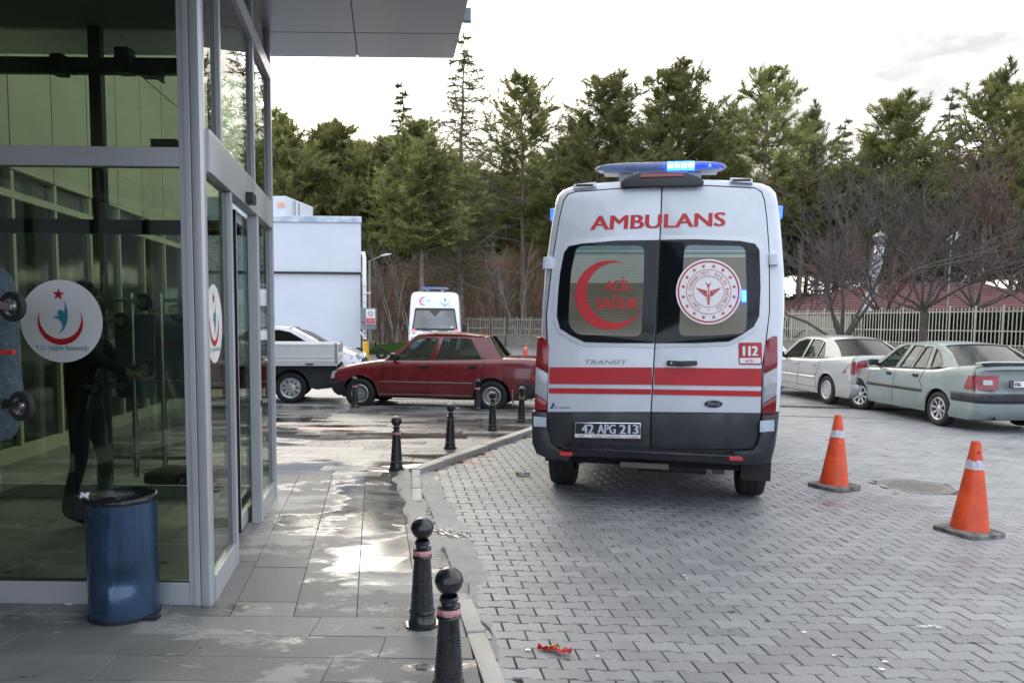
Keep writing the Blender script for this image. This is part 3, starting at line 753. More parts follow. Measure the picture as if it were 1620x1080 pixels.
BPROF = [(.078, .012), (.078, .03), (.072, .036), (.068, .075), (.073, .08), (.073, .09), (.066, .095), (.047, .385), (.054, .39), (.056, .398), (.053, .404), (.050, .406), (.050, .408), (.050, .44), (.052, .442), (.052, .448), (.036, .456), (.034, .466),
         (.043, .472), (.043, .48), (.036, .486), (.04, .492)]
def make_bollard(label, band):
    r = thing('bollard', label, 'bollard', group='cast iron bollards along the pavement')
    b = MB(); b.lathe(BPROF, 40, fn=lambda a, z: 1 + (.03 * math.cos(10 * a) if .1 < z < .38 else 0))
    for k in range(10):
        a0 = k * PI / 5 + PI / 10
        for j in range(16):
            t = j / 16; z = .13 + t * .22; rr = .0665 - (z - .095) * .0655 - .0005
            if random.random() < .7: b.cbox((rr * math.cos(a0), rr * math.sin(a0), z), (.005, .004 + random.random() * .009, .007), Matrix.Rotation(a0, 3, 'Z'))
    b.build('shaft', M_iron, r, smooth=40)
    MB().lathe([(0, 0), (.098, 0), (.098, .014), (0, .016)], 8).build('base_plate', M_iron, r)
    s = MB(); R = .062; pr = [(R * math.sin(a), .497 + R - R * math.cos(a)) for a in [PI * k / 18 for k in range(3, 19)]]
    s.lathe(pr, 40, fn=lambda a, z: 1 + (.035 * abs(math.cos(3 * a)) if .55 < z < .6 else 0) + (.03 if .552 < z < .562 else 0)); s.build('ball', M_iron, r, smooth=60)
    if band: MB().lathe([(.0515, .409), (.0525, .412), (.0525, .436), (.0515, .439)], 40).build('band', band, r, smooth=30)
    return r
bx = [(668, 988, 'black bollard with a worn red band, standing just behind the nearest one', M_band), (0, 0, 'nearest black bollard with bold red and silver band, cut off by the lower edge', M_band),
      (627, 741, 'black bollard with a peeling pinkish band at the wet kerb corner', M_band), (712, 709, 'plain black bollard on the plaza, without any coloured band', None),
      (779, 680, 'black bollard with gold band, left of the pair by the red car', M_gold), (825, 667, 'black bollard with gold band, close to the big ambulance bumper', M_gold),
      (562, 644, 'black bollard in front of the red car front wheel', M_band), (755, 648, 'black bollard in front of the red car rear wheel', M_band)]
for x, y, lb, bd_ in bx:
    p = gp(x, y, SZ) if x else at(710, 920, 3.02)
    if not x: p = Vector((p.x, 3.02, 0))
    if y in (644, 648): p.y = min(p.y, PLY - .1)
    o = make_bollard(lb, bd_); o.scale = (.91, .91, .91); o.location = (p.x, p.y, SZ - .001); o.rotation_euler = (random.uniform(-.015, .015), random.uniform(-.02, .02), random.uniform(0, 6))

def make_cone(label, seed, tx, ty):
    r = thing('traffic_cone', label, 'traffic cone', group='orange traffic cones by the ambulance')
    rn = random.Random(seed)
    def f(u, v):
        a = 2 * PI * u; rr = .142 - .108 * v + .004 * math.sin(3 * a + seed) * (1 - v); return (rr * math.cos(a) + .006 * math.sin(v * 3), rr * math.sin(a), .035 + .705 * v)
    b = MB(); b.grid(f, 49, 12); b.lathe([(.034, .74), (.027, .742), (.02, .70), (.0, .70)], 24); b.build('cone_body', M_cone, r, smooth=50)
    z0, z1 = .52, .60
    def g(u, v):
        a = 2 * PI * u; e = .005 * math.sin(5 * a + seed) + .004 * math.sin(13 * a + 2 * seed)
        z = (z0 + e * .4) + ((z1 + e - .01) - z0) * v; rr = .142 - .108 * (z - .035) / .705 + .0022; return (rr * math.cos(a) + .006 * math.sin((z - .035) / .705 * 3), rr * math.sin(a), z)
    MB().grid(g, 97, 4).build('white_band', M_coneband, r, smooth=60)
    pb = MB(); q = rrect(-.2, -.2, .2, .2, .07, 2)
    def bz(x, y): return .012 * math.sin(x * 7 + seed) * (abs(x) / .2)
    pb.add([(x, y, max(0, bz(x, y))) for x, y in q] + [(x * .98, y * .98, .032 + bz(x, y)) for x, y in q] + [(x * .7, y * .7, .04) for x, y in q],
           [tuple(range(12))[::-1], tuple(range(24, 36))] + [(k * 12 + i, k * 12 + (i + 1) % 12, k * 12 + 12 + (i + 1) % 12, k * 12 + 12 + i) for k in (0, 1) for i in range(12)])
    pb.build('base', pm('scuffed_black_base', (.022, .022, .025), .6, c2=(.2, .19, .18), scale=9), r, smooth=30)
    return r
p = gp(1326, 774, None); c1_ = make_cone('orange cone with a ragged white band nearer the ambulance', 1, 0, 0); c1_.location = (p.x, p.y + .1, gz(p.x) + .002); c1_.rotation_euler = (0, .025, .5)
p = gp(1544, 848, None); c2_ = make_cone('larger-looking orange cone with white band and red blotch, right of the manhole', 5, 0, 0); c2_.location = (p.x, p.y + .1, gz(p.x) + .002); c2_.rotation_euler = (0, .035, .35)
MB().lathe([(0, 0), (.012, .002), (.009, .008), (0, .01)], 10, axis='y', c=(.0, 0, 0)).build('red_blotch', M_redt, c2_).location = (-.02, -.055, .66)
p = gp(831, 563, None); o = make_cone('tiny far orange cone beside the boundary wall behind the red car', 9, 0, 0); p = at(831, 560, 33); o.location = (p.x, 33, 0); o['group'] = 'orange cones far off'; del o['group']

def crumple(name, label, px, py, cols, s, n=8):
    p = gp(px, py, None); r = thing(name, label, 'litter', (p.x, p.y, gz(p.x)))
    rn = random.Random(px)
    for ci, (mt, ox, oy, sx2, sy2) in enumerate(cols):
        ang = rn.uniform(-.6, .6)
        def f(u, v):
            x = (u - .5) * sx2; y = (v - .5) * sy2 * (1 - .5 * abs(u - .5)); z = .004 + abs(mnoise.noise(Vector((u * 3.3 + ci, v * 3 + px, .5)))) * s
            return (ox + x * math.cos(ang) - y * math.sin(ang), oy + x * math.sin(ang) + y * math.cos(ang), z)
        MB().grid(f, 12, 8).build('wrapper_piece', mt, r, smooth=25)
    return r
M_foil = pm('red_foil', (.5, .015, .012), .22, .3, coat=.6); M_goldf = pm('gold_foil', (.6, .42, .08), .2, .8); M_dpaper = pm('lilac_foil', (.45, .4, .6), .3, .3)
crumple('snack_wrapper', 'torn red snack wrapper with gold inside lying on the pavers', 877, 1030, [(M_foil, -.03, .01, .11, .04), (M_goldf, -.0, .028, .05, .03), (M_foil, .05, -.025, .075, .04)], .035)
crumple('candy_wrapper', 'small lilac and gold foil scrap near the ambulance rear wheel', 826, 752, [(M_dpaper, .03, 0, .11, .05), (M_goldf, -.04, .0, .05, .07)], .06)
crumple('paper_scrap', 'thin white plastic strip on the pavers at lower right', 1466, 992, [(M_dec, 0, 0, .12, .012), (M_dec, .06, -.012, .03, .02)], .02)
for k, (x, y, lb) in enumerate([(394, 999, 'white cigarette butt on the pavement slabs'), (109, 956, 'small white scrap at the foot of the glass front')]):
    p = gp(x, y, SZ); o = MB().tube([(-.02, 0, 0), (.02, .003, 0)], .0042, 8).build('cigarette_butt', M_dec, loc=(p.x, p.y, SZ + .005)); tag(o, lb, 'litter')
# flattened gum and white specks on the pavers
gm = MB(); rn = random.Random(11)
for k in range(38):
    x, y = rn.uniform(-.2, 6), rn.uniform(3.2, 9); rr = rn.uniform(.003, .009)
    if x < xr(y) + .2: continue
    gm.add([(x + rr * math.cos(a) * 1.4, y + rr * math.sin(a), gz(x) + .0085) for a in [PI * i / 4 for i in range(8)]], [tuple(range(8))])
for (x, y) in ((835, 1029), (1272, 1001), (1400, 1048), (1395, 1060)):
    p = gp(x, y); rr = .011; gm.add([(p.x + rr * 1.3 * math.cos(a), p.y + rr * math.sin(a), gz(p.x) + .0088) for a in [PI * i / 6 for i in range(12)]], [tuple(range(12))])
tag(gm.build('trodden_gum', M_dec), 'pale trodden gum spots scattered on the grey pavers', 'gum', kind='stuff')
# ------------------------------------------------------------------ vehicles
def lerp_tab(t, x):
    if x <= t[0][0]: return t[0][1]
    for a, b in zip(t, t[1:]):
        if x <= b[0]: return a[1] + (b[1] - a[1]) * (x - a[0]) / max(1e-9, b[0] - a[0])
    return t[-1][1]
def sm_tab(t, x):
    if x <= t[0][0]: return t[0][1]
    for i, (a, b) in enumerate(zip(t, t[1:])):
        if x <= b[0]:
            p0 = t[max(i - 1, 0)]; p3 = t[min(i + 2, len(t) - 1)]; h = b[0] - a[0]; s = (x - a[0]) / h
            m1 = (b[1] - p0[1]) / max(1e-6, b[0] - p0[0]) * h; m2 = (p3[1] - a[1]) / max(1e-6, p3[0] - a[0]) * h
            return (2 * s**3 - 3 * s**2 + 1) * a[1] + (s**3 - 2 * s**2 + s) * m1 + (-2 * s**3 + 3 * s**2) * b[1] + (s**3 - s**2) * m2
    return t[-1][1]
M_rimd = pm('dark_rim', (.02, .02, .022), .5)
M_rims = pm('silver_rim', (.5, .51, .52), .3, .6, var=.06)
M_rimg = pm('grey_steel_rim', (.2, .2, .21), .4, .5)
def wheel(parent, x, y, r, w_, style, rim_r, steer=0., nm='wheel'):
    """x: outer face side sign * track"""
    s = 1 if x > 0 else -1
    e = bpy.data.objects.new(nm, None); col.objects.link(e); e.parent = parent; e.location = (x, y, r); e.rotation_euler = (0, 0, steer)
    h = w_ / 2; rr = rim_r
    prof = [(rr - .01, h * .72), (rr + .008, h * .9), (rr + (r - rr) * .5, h * 1.04), (r - .022, h * .93), (r - .004, h * .72), (r, h * .3), (r - .006, h * .28), (r - .006, h * .22), (r, h * .2), (r, -h * .2), (r - .006, -h * .22), (r - .006, -h * .28), (r, -h * .3), (r - .004, -h * .72), (r - .03, -h * .95), (rr, -h * .85)]
    MB().lathe([(a, s * b) for a, b in prof], 40, axis='x').build('tyre', M_rubber, e, smooth=35)
    mt = {'v': M_rims, 'cap7': M_rims, 'slots': M_rims, 'cap5': M_rims, 'van': M_rimg, 'ten': M_rims}[style]
    bk = MB(); bk.lathe([(rr + .002, h * .7 * s), (rr - .02, h * .2 * s), (0, h * .15 * s)], 32, axis='x'); bk.build('rim_dish', M_rimd, e, smooth=40)
    f = MB(); lip = .022
    f.lathe([(rr - .012, s * h * .55), (rr + .006, s * h * .86), (rr - .004, s * h * .96), (rr - lip, s * h * .86), (rr - lip - .004, s * h * .4)], 36, axis='x')
    def spoke(a0, r0, r1, w0, w1, xx0, xx1, th=.02):
        c, sn = math.cos(a0), math.sin(a0)
        q = []
        for (ra, ww, xa) in ((r0, w0, xx0), (r1, w1, xx1)):
            for t in (-1, 1):
                for dx in (0, -th): q.append((s * (xa + dx), ra * c - t * ww * sn / 2, ra * sn + t * ww * c / 2))
        f.add(q, [(0, 2, 6, 4), (1, 5, 7, 3), (0, 4, 5, 1), (2, 3, 7, 6), (4, 6, 7, 5), (0, 1, 3, 2)])
    xo = h * .82; r1 = rr - lip + .004
    if style == 'v':
        for k in range(8):
            a = k * PI / 4 + .2
            for d in (-.2, .2): spoke(a + d * .35, .05, r1, .022, .02, xo * .75, xo)
        f.lathe([(0, s * xo * .95), (.035, s * xo * .93), (.06, s * xo * .75), (.06, s * xo * .4)], 20, axis='x')
    elif style == 'cap7':
        for k in range(7): spoke(k * 2 * PI / 7, .06, r1, .06, .125, xo * .95, xo * .92)
        f.lathe([(0, s * xo * 1.08), (.05, s * xo * 1.05), (.115, s * xo * .97), (.12, s * xo * .5)], 28, axis='x'); f.lathe([(r1, s * xo * .92), (r1 - .03, s * xo * .95), (r1 - .035, s * xo * .6)], 36, axis='x')
    elif style == 'slots':
        for k in range(20): spoke(k * PI / 10, .085, r1 - .01, .011, .02, xo * .8, xo * .88, .01)
        f.lathe([(0, s * xo * .9), (.035, s * xo * .9), (.04, s * xo * .6), (.055, s * xo * .6), (.06, s * xo * .8), (.09, s * xo * .8), (.092, s * xo * .4)], 28, axis='x')
    elif style == 'cap5':
        for k in range(9):
            a = k * 2 * PI / 9; spoke(a, .07, .13, .055, .06, xo * .95, xo * .95); spoke(a + .12, .12, r1, .03, .035, xo * .95, xo * .9); spoke(a - .12, .12, r1, .03, .035, xo * .95, xo * .9)
        f.lathe([(0, s * xo * 1.05), (.07, s * xo), (.085, s * xo * .95), (.09, s * xo * .4)], 28, axis='x'); f.lathe([(r1, s * xo * .9), (r1 - .025, s * xo * .93), (r1 - .03, s * xo * .6)], 36, axis='x')
    elif style == 'ten':
        for k in range(10): spoke(k * PI / 5, .05, r1, .022, .03, xo * .8, xo * .95)
        f.lathe([(0, s * xo * .95), (.04, s * xo * .95), (.06, s * xo * .8), (.06, s * xo * .4)], 20, axis='x')
    else:
        for k in range(5): spoke(k * 2 * PI / 5, .06, r1, .07, .09, xo * .6, xo * .8)
        f.lathe([(0, s * xo * .9), (.07, s * xo * .85), (.09, s * xo * .6)], 24, axis='x')
    f.build('rim', mt, e, smooth=35)
    return e

# ---------- van body shared by both ambulances
VW = [(.33, .90), (.45, .975), (.62, 1.005), (.75, 1.015), (.9, 1.022), (1.15, 1.028), (1.45, 1.03), (1.75, 1.035), (2.05, 1.028), (2.35, 1.002), (2.55, .982), (2.68, .965), (2.76, .945), (2.81, .90), (2.845, .82), (2.865, .68), (2.88, .5), (2.892, .25)]
VL = 5.95
VT = [(0, 2.9), (3.7, 2.9), (4.05, 2.8), (4.55, 2.16), (5.17, 1.32), (5.5, 1.2), (5.8, 1.02), (5.95, .85)]
def rk(z): return .0 if z < 1.15 else .26 * ((z - 1.15) / 1.65) ** 1.35
def van_half(y, z):
    s = 1.0
    if y > 5.2: s = 1 - .10 * ((y - 5.2) / .75) ** 2
    return s
def van(label, group, detail):
    root = thing('ambulance', label, 'ambulance', group=group)
    arches = [(.86, .43), (4.72, .43)]
    ys = [.0, .02, .06, .3, .62]
    for c, R in arches: ys += [c + R * math.cos(PI * k / 12) for k in range(13)]
    ys += [1.6, 2.2, 2.8, 3.4, 3.7, 3.9, 4.05, 4.2, 5.17, 5.3, 5.5, 5.65, 5.8, 5.9, 5.95]
    ys = sorted(set(round(y, 4) for y in ys))
    body = MB(); np_ = len(VW)
    rings = []
    for y in ys:
        zt = lerp_tab(VT, y); zb = .33 if y > 1.4 else .46
        for c, R in arches:
            if abs(y - c) < R: zb = max(zb, .34 + math.sqrt(R * R - (y - c) ** 2) * .98)
        pts = []
        ins = {.0: (.94, .03), .02: (.98, .01), .06: (1, 0)}.get(y, (1, 0))
        for z, hw in VW:
            z0 = z
            if z > .9: z = .9 + (z - .9) * (zt - .9) / (2.9 - .9) if zt > .9 else .9 - (z - .9) * .02
            z = max(z, zb) if z < 1.2 else z
            x = hw * van_half(y, z) * ins[0]; z = z - (ins[1] if z > 2.4 else 0)
            yy = max(y, rk(z) + y) if y < .1 else max(y, rk(z) + .08)
            if y > 5: yy = y - .07 * (abs(x)) ** 4
            pts.append((x, yy, z))
        rings.append([(-x, yy, z) for x, yy, z in pts] + [(x, yy, z) for x, yy, z in pts[::-1]])
    o = []
    for r in rings: o += r
    n = np_ * 2; fs = []
    for i in range(len(rings) - 1):
        for k in range(n - 1): fs.append((i * n + k, i * n + k + 1, (i + 1) * n + k + 1, (i + 1) * n + k))
    body.add(o, fs)
    for R0 in (0, (len(rings) - 1) * n):
        body.add([], [])
        for k in range(np_ - 1): body.f.append([R0 + k, R0 + k + 1, R0 + n - 2 - k, R0 + n - 1 - k]); body.mi.append(0)
    for fi, f in enumerate(body.f):
        zc = sum(body.v[i][2] for i in f) / len(f)
        yc = sum(body.v[i][1] for i in f) / len(f)
        body.mi[fi] = 1 if zc < .6 or (yc < .6 and zc < .86) else 0
    body.build('body', [M_amb, M_bump], root, smooth=38)
    MB().box(-.72, .72, .12, 5.7, .36, .8).build('chassis', M_dark, root)
    for (x, y) in ((-.89, .86), (.89, .86), (-.89, 4.72), (.89, 4.72)):
        wheel(root, x, y, .358, .25, 'van', .21)
    # roof light bar
    lb = MB(); L2 = .585
    def lbf(u, v):
        a = 2 * PI * u; x = -L2 + 2 * L2 * v; e = (1 - abs(2 * v - 1) ** 5) ** .5 if abs(2 * v - 1) < 1 else 0
        e = max(.02, e); return (x, .45 + .15 * math.cos(a) * e, 3.0 + .046 * (math.copysign(abs(math.sin(a)) ** .6, math.sin(a))) * e)
    lb.grid(lbf, 25, 41)
    y0 = 0 if detail == 'rear' else 3.25
    lbo = bpy.data.objects.new('light_bar', None); col.objects.link(lbo); lbo.parent = root; lbo.location = (-.04 if detail == 'rear' else 0, y0, .012)
    lb.build('dome', M_bluedome, lbo, smooth=60)
    MB().box(-.5, .5, .36, .54, 2.952, 2.985).build('reflector_tray', M_grey, lbo)
    mbk = MB()
    for x in (-.3, .3): mbk.box(x - .06, x + .06, .38, .52, 2.87, 2.955)
    mbk.build('mount', M_grey, lbo)
    for k in range(9):
        x = -.48 + k * .12; on = detail == 'rear' and k in (5, 6)
        if on:
            MB().cbox((x, .345, 3.0), (.118, .02, .076)).build('led_module', M_blueon, lbo, bevel=.006)
            for j in (-1, 1): MB().cbox((x + j * .03, .332, 3.0), (.044, .006, .036)).build('led', M_bluecore, lbo)
        else: MB().cbox((x, .37, 3.0), (.105, .02, .05)).build('led_module', M_grey if k < 5 else M_blueoff, lbo, bevel=.004)
    if detail == 'rear':
        MB().cbox((.43, .35, 3.0), (.02, .01, .02)).build('led', M_blueon, lbo)
    # side blue lamps
    for s in (-1, 1):
        for z, y in ((2.6, .2), (2.42, .5)):
            hw = lerp_tab(VW, z); q = MB().cbox((s * (hw + .012), y + rk(z), z), (.06, .16, .11)); q.build('side_lamp', M_blueside if detail == 'rear' else M_blueoff, root, bevel=.012)
    # mirrors
    for s in (-1, 1):
        MB().cbox((s * 1.18, 4.75, 1.42), (.2, .09, .34)).build('mirror', M_black, root, bevel=.03, smooth=40)
        MB().bar((s * .98, 4.85, 1.3), (s * 1.12, 4.78, 1.35), .05, .06).build('mirror_arm', M_black, root)
        MB().cbox((s * 1.285, 4.77, 1.36), (.02, .06, .12)).build('indicator', M_orange, root)
    # windscreen and front
    def ws(u, v):   # u -1..1, v 0..1
        z = 1.34 + .80 * v; hw = (.86 - .1 * v); y = 5.165 - .60 * v
        return (u * hw, y + .045 - .1 * abs(u) ** 3 * .5, z + .02)
    MB().grid(lambda u, v: ws(2 * u - 1, v), 17, 7).build('windscreen', pm('windscreen_glass', (.07, .085, .1), .05, coat=1, var=.5, scale=1.4), root, smooth=60)
    for pts_ in ([(-1, 0), (-1, 1)], [(1, 0), (1, 1)], [(-1, 0), (1, 0)], [(-1, 1), (1, 1)]):
        MB().tube([Vector(ws(pts_[0][0] + (pts_[1][0] - pts_[0][0]) * k / 12, pts_[0][1] + (pts_[1][1] - pts_[0][1]) * k / 12)) for k in range(13)], .03, 6).build('windscreen_seal', M_black, root)
    vm = MB(); vm.grid(lambda u, v: tuple(Vector(ws((2 * u - 1) * .97, 1 - (.07 + (.3 * max(0, 1 - abs(2 * u - 1) / .32))) * v)) + Vector((0, .012, .008))), 33, 3); vm.build('sun_band', M_black, root)
    fb = MB(); fb.box(-.98, .98, 5.82, 6.0, .34, .62); fb.build('front_bumper', M_bump, root, bevel=.05, smooth=40)
    MB().box(-.5, .5, 5.9, 5.99, .66, .92).build('grille', M_black, root, bevel=.02)
    for s in (-1, 1): MB().cbox((s * .78, 5.78, .93), (.3, .14, .3), Matrix.Rotation(-s * .35, 3, 'Z')).build('headlight', M_lclr, root, bevel=.05, smooth=40)
    def fore(u, v, o=.004):                # forehead above the windscreen: u,v metres
        z = 2.2 + v; y = 4.05 + (2.8 - z) * (.5 / .64)
        nrm_ = Vector((0, .64, .5)).normalized(); return (u, y + nrm_.y * (o + .012), z + nrm_.z * (o + .012))
    if detail == 'front':
        flat = lambda nm, polys, mt: (lambda mb: [flatpoly(mb, [q], fore) for q in polys] and mb.build(nm, mt, root))(MB())
        MPINK = pm('faded_red_print', (.6, .2, .25), .5); MGREY = pm('faded_grey_print', (.3, .38, .46), .5)
        # camera sees it mirrored: +u local is picture left
        flat('red_crescent', [crescent(.46, .27, .17, .41, .27, .145)], MPINK)
        mb = MB(); text_quad('112', [(.47, .22), (.22, .22), (.22, .33), (.47, .33)], fore, .03, mb=mb); mb.build('number', MGREY, root)
        flat('ring_print', [crescent(-.4, .3, .19, -.4, .33, .185)], MGREY); flat('figure_print', [[(-.36, .36), (-.42, .24), (-.45, .34), (-.4, .4)]], M_teal)
        mb = MB(); text_quad('T.C. Sağlık Bakanlığı', [(-.14, .04), (-.7, .04), (-.7, .085), (-.14, .085)], fore, .01, mb=mb); mb.build('lettering', MGREY, root)
        wpr = MB(); wpr.bar((.75, 5.19, 1.37), (.3, 5.22, 1.40), .02, .015); wpr.build('wiper', M_black, root)
        for s in (-1, 1):
            MB().add([(s * .72, 5.35, 1.30), (s * .93, 5.2, 1.36), (s * .93, 5.5, 1.25), (s * .8, 5.6, 1.2)], [(0, 1, 2, 3)]).build('red_marking', MPINK, root, loc=(0, 0, .03))
            MB().cbox((s * .3, 5.33, 1.29), (.4, .03, .02)).build('bonnet_vent', M_black, root)
        mb = MB(); mb.box(-.72, -.6, 5.19, 5.2, 1.42, 1.47); mb.build('paper_slip', M_dec, root)
    return root

TH = math.radians(11.2)
ambA = van('white ambulance with red stripes and its blue light bar lit, seen from behind', 'ambulances outside the hospital', 'rear')
AX, AY = 1.245, 6.53
ambA.location = (AX, AY, gz(AX) + .0); ambA.rotation_euler = (0, .008, -TH)
AM = Matrix.Translation((AX, AY, gz(AX))) @ (Matrix.Rotation(-TH, 4, 'Z') @ Matrix.Rotation(.008, 4, 'Y'))
AMi = AM.inverted()
def P(px, py, yy=None):
    o = AMi @ CAM; d = AMi.to_3x3() @ ray(px, py); y = .0
    for _ in range(8):
        t = (y - o.y) / d.y; p = o + d * t; y = rk(p.z) if yy is None else yy
    return (p.x, p.z)
def rs(x, z, off): return (x, rk(z) - off, z)
def chain(pts, r=0, n=4):
    """round the corners of a closed px polygon"""
    if not r: return pts
    o = []
    for i, p in enumerate(pts):
        a, b = Vector(pts[i - 1]), Vector(pts[(i + 1) % len(pts)]); p = Vector(p)
        da, db = (a - p), (b - p); q = min(r, da.length * .45, db.length * .45)
        p0 = p + da.normalized() * q; p1 = p + db.normalized() * q
        for k in range(n + 1): t = k / n; o.append(tuple(p0 * (1 - t) ** 2 + p * 2 * t * (1 - t) + p1 * t * t))
    return o
def pnl(name, poly, mat_, off, thick=.006, parent=None, r=0, bev=.003, local=False, smooth=40):
    poly = chain(poly, r)
    q = poly if local else [P(*p) for p in poly]
    bm = bmesh.new(); vs = [bm.verts.new((a, 0, b)) for a, b in q]; bm.faces.new(vs)
    z0, z1 = min(b for a, b in q), max(b for a, b in q)
    zz = 1.15
    while zz < 2.9:
        if z0 < zz < z1: bmesh.ops.bisect_plane(bm, geom=bm.verts[:] + bm.edges[:] + bm.faces[:], plane_co=(0, 0, zz), plane_no=(0, 0, 1))
        zz += .13
    top = bm.faces[:]
    rgn = bmesh.ops.extrude_face_region(bm, geom=top)
    nv = [e for e in rgn['geom'] if isinstance(e, bmesh.types.BMVert)]
    nvs = set(nv)
    for v in bm.verts:
        v.co.y = rk(v.co.z) - (off + thick if v in nvs else off - .001)
    bmesh.ops.recalc_face_normals(bm, faces=bm.faces)
    if bev:
        es = [e for e in bm.edges if len(e.link_faces) == 2 and e.calc_face_angle(0) > 1.0 and all(v in nvs for v in e.verts)]
        bmesh.ops.bevel(bm, geom=es, offset=bev, segments=2, profile=.6, affect='EDGES', clamp_overlap=True)
    me = bpy.data.meshes.new(name); bm.to_mesh(me); bm.free(); me.materials.append(mat_)
    me.polygons.foreach_set('use_smooth', [True] * len(me.polygons)); me.set_sharp_from_angle(angle=math.radians(smooth))
    return link(name, me, parent or ambA)
def sx_(y):  # seam x in px
    return lerp_tab([(280, 1048), (380, 1044), (545, 1036), (650, 1030), (710, 1029)], y)
gap = .9
pnl('door_seal', [(866, 709), (864.6, 651), (866, 580.5), (865, 540), (863.7, 498), (873.8, 409), (884.5, 345), (891.2, 317), (898.5, 306.4), (912, 302.6), (980, 297.6), (1047, 293.5), (1120, 293), (1195, 297), (1205.5, 303.2), (1210.3, 317), (1213.8, 345), (1217.6, 398), (1218.2, 492), (1212, 545), (1206.8, 580.5), (1205, 652.8), (1201, 711)], M_dark, .0005, .004, None, bev=0)
ys_ = [296, 340, 380, 430, 480, 545, 600, 651]
Ld = pnl('rear_door', [(866.5, 651), (868, 580.5), (867, 540), (865.5, 498), (875.5, 409), (886, 345), (892.8, 318), (900, 308), (912, 304.5), (980, 299.5)] + [(sx_(y) - gap, y) for y in ys_], M_amb, .001, .016, bev=.005)
Rd = pnl('rear_door', [(1203, 652.8), (1204.7, 580.5), (1210, 545), (1216.4, 492), (1215.8, 398), (1212, 345), (1208.5, 318), (1204, 305), (1195, 299), (1120, 295)] + [(sx_(y) + gap, y) for y in ys_], M_amb, .001, .016, bev=.005)
pnl('lower_door_panel', [(866.7, 651.6), (870, 690), (875.5, 707), (1028, 710), (1029.1, 651.6)], M_bump, .001, .017, Ld, bev=.004)
pnl('lower_door_panel', [(1203, 653.6), (1199, 690), (1192, 709), (1030.5, 710), (1031, 651.8)], M_bump, .001, .017, Rd, bev=.004)
# pressed surround and windows
wl = [(sx_(380) - 1.2, 380.2), (975.6, 381), (920, 386), (900, 390), (893, 400), (887, 431), (884, 460), (881.7, 500), (886.7, 519.4), (905, 531), (925.6, 541), (980, 542.5), (sx_(542) - 1.2, 542.8)]
wr = [(sx_(380) + 1.2, 379.8), (1097.8, 378.9), (1170, 381.5), (1194, 386), (1201, 396), (1202.8, 456), (1200.6, 500), (1192, 516.7), (1172, 530), (1153, 540), (1100, 542.5), (sx_(542) + 1.2, 542.8)]
def grow(poly, k):
    c = Vector((sum(p[0] for p in poly) / len(poly), sum(p[1] for p in poly) / len(poly)))
    return [tuple(Vector(p) + (Vector(p) - c).normalized() * k) if abs(p[0] - 1040) > 12 else (p[0], p[1] + math.copysign(k, p[1] - c.y)) for p in poly]
pnl('window_surround', grow(wl, 7), M_amb, .017, .006, Ld, bev=.005); pnl('window_surround', grow(wr, 7), M_amb, .017, .006, Rd, bev=.005)
gl1 = pnl('rear_window', wl, M_winblk, .022, .006, Ld, bev=.002); gl2 = pnl('rear_window', wr, M_winblk, .022, .006, Rd, bev=.002)
def clipx(poly, y0, y1):
    def cut(pl, yy, keep_above):
        o = []
        for i, p in enumerate(pl):
            q = pl[(i + 1) % len(pl)]; a = (p[1] <= yy) if keep_above else (p[1] >= yy); b = (q[1] <= yy) if keep_above else (q[1] >= yy)
            if a: o.append(p)
            if a != b: t = (yy - p[1]) / (q[1] - p[1]); o.append((p[0] + (q[0] - p[0]) * t, yy))
        return o
    return cut(cut(poly, y1, True), y0, False)
il = chain([(913, 389.5), (1019.5, 389), (1018, 460), (1014.5, 532.3), (914, 529), (900.3, 515), (901, 480), (904, 430)], 11)
ir = chain([(1083, 388), (1178.5, 390), (1181.5, 486), (1179.5, 527), (1120, 531), (1073.5, 531), (1078, 460)], 11)
for poly, gl_ in ((il, gl1), (ir, gl2)):
    bands_ = [(388, 396, M_film3), (396.4, 398.5, M_film4), (399, 402.5, M_film3), (403, 448 if gl_ is gl1 else 408, M_film1), (448.4 if gl_ is gl1 else 408.4, 533, M_film2)]
    for a, b, mt in bands_:
        q = clipx(poly, a, b)
        if len(q) > 2: pnl('window_blind', q, mt, .0285, .001, gl_, bev=0)
    for k in range(26 if gl_ is gl1 else 0):
        y = 405 + k * 4.8; q = clipx(poly, y, y + .8)
        if len(q) > 2: pnl('heater_line', q, pm('pale_film_line', (.22, .25, .21), .2) if y < 448 else pm('dark_film_line', (.105, .095, .07), .2), .0297, .0006, gl_, bev=0)
# crescent and lettering
def rmap(off): return lambda px, py: (lambda q: rs(q[0], q[1], off))(P(px, py))
def decal(name, polys, mt, off, parent):
    mb = MB()
    for q in polys: flatpoly(mb, q if isinstance(q[0], list) else [q], rmap(off))
    return mb.build(name, mt, parent)
decal('red_crescent', [crescent(965, 467, 54.6, 975.8, 463, 47.2)], M_redt, .032, gl1)
mb = MB(); text_quad('ACİL', [(957, 460), (998.5, 460.5), (998.5, 438), (958, 438.5)], rmap(.032), .01, mb=mb, bold=.05); text_quad('SAĞLIK', [(942.5, 489), (1011, 488.5), (1012, 466), (942.5, 466)], rmap(.032), .01, mb=mb, bold=.05); mb.build('lettering', M_redt, gl1)
decal('emblem_disc', [circ(1120.8, 461.7, 51.5, 60)], M_dec, .032, gl2)
rg = MB()
for R, wd in ((47.5, 2.4), (35, .9), (24.5, .9)):
    flatpoly(rg, [circ(1120.8, 461.7, R + wd / 2, 60), circ(1120.8, 461.7, R - wd / 2, 60)], rmap(.0335))
rg.build('emblem_ring', M_redt, gl2)
st = MB()
for k in range(16): a = (k + .5) * PI / 8; flatpoly(st, [star(1120.8 + 40.8 * math.sin(a), 461.7 - 40.8 * math.cos(a), 3.7, 0)], lambda x, y: rmap(.0335)(x, y))
flatpoly(st, [star(1120.8, 490.5, 1.6)], rmap(.0335))
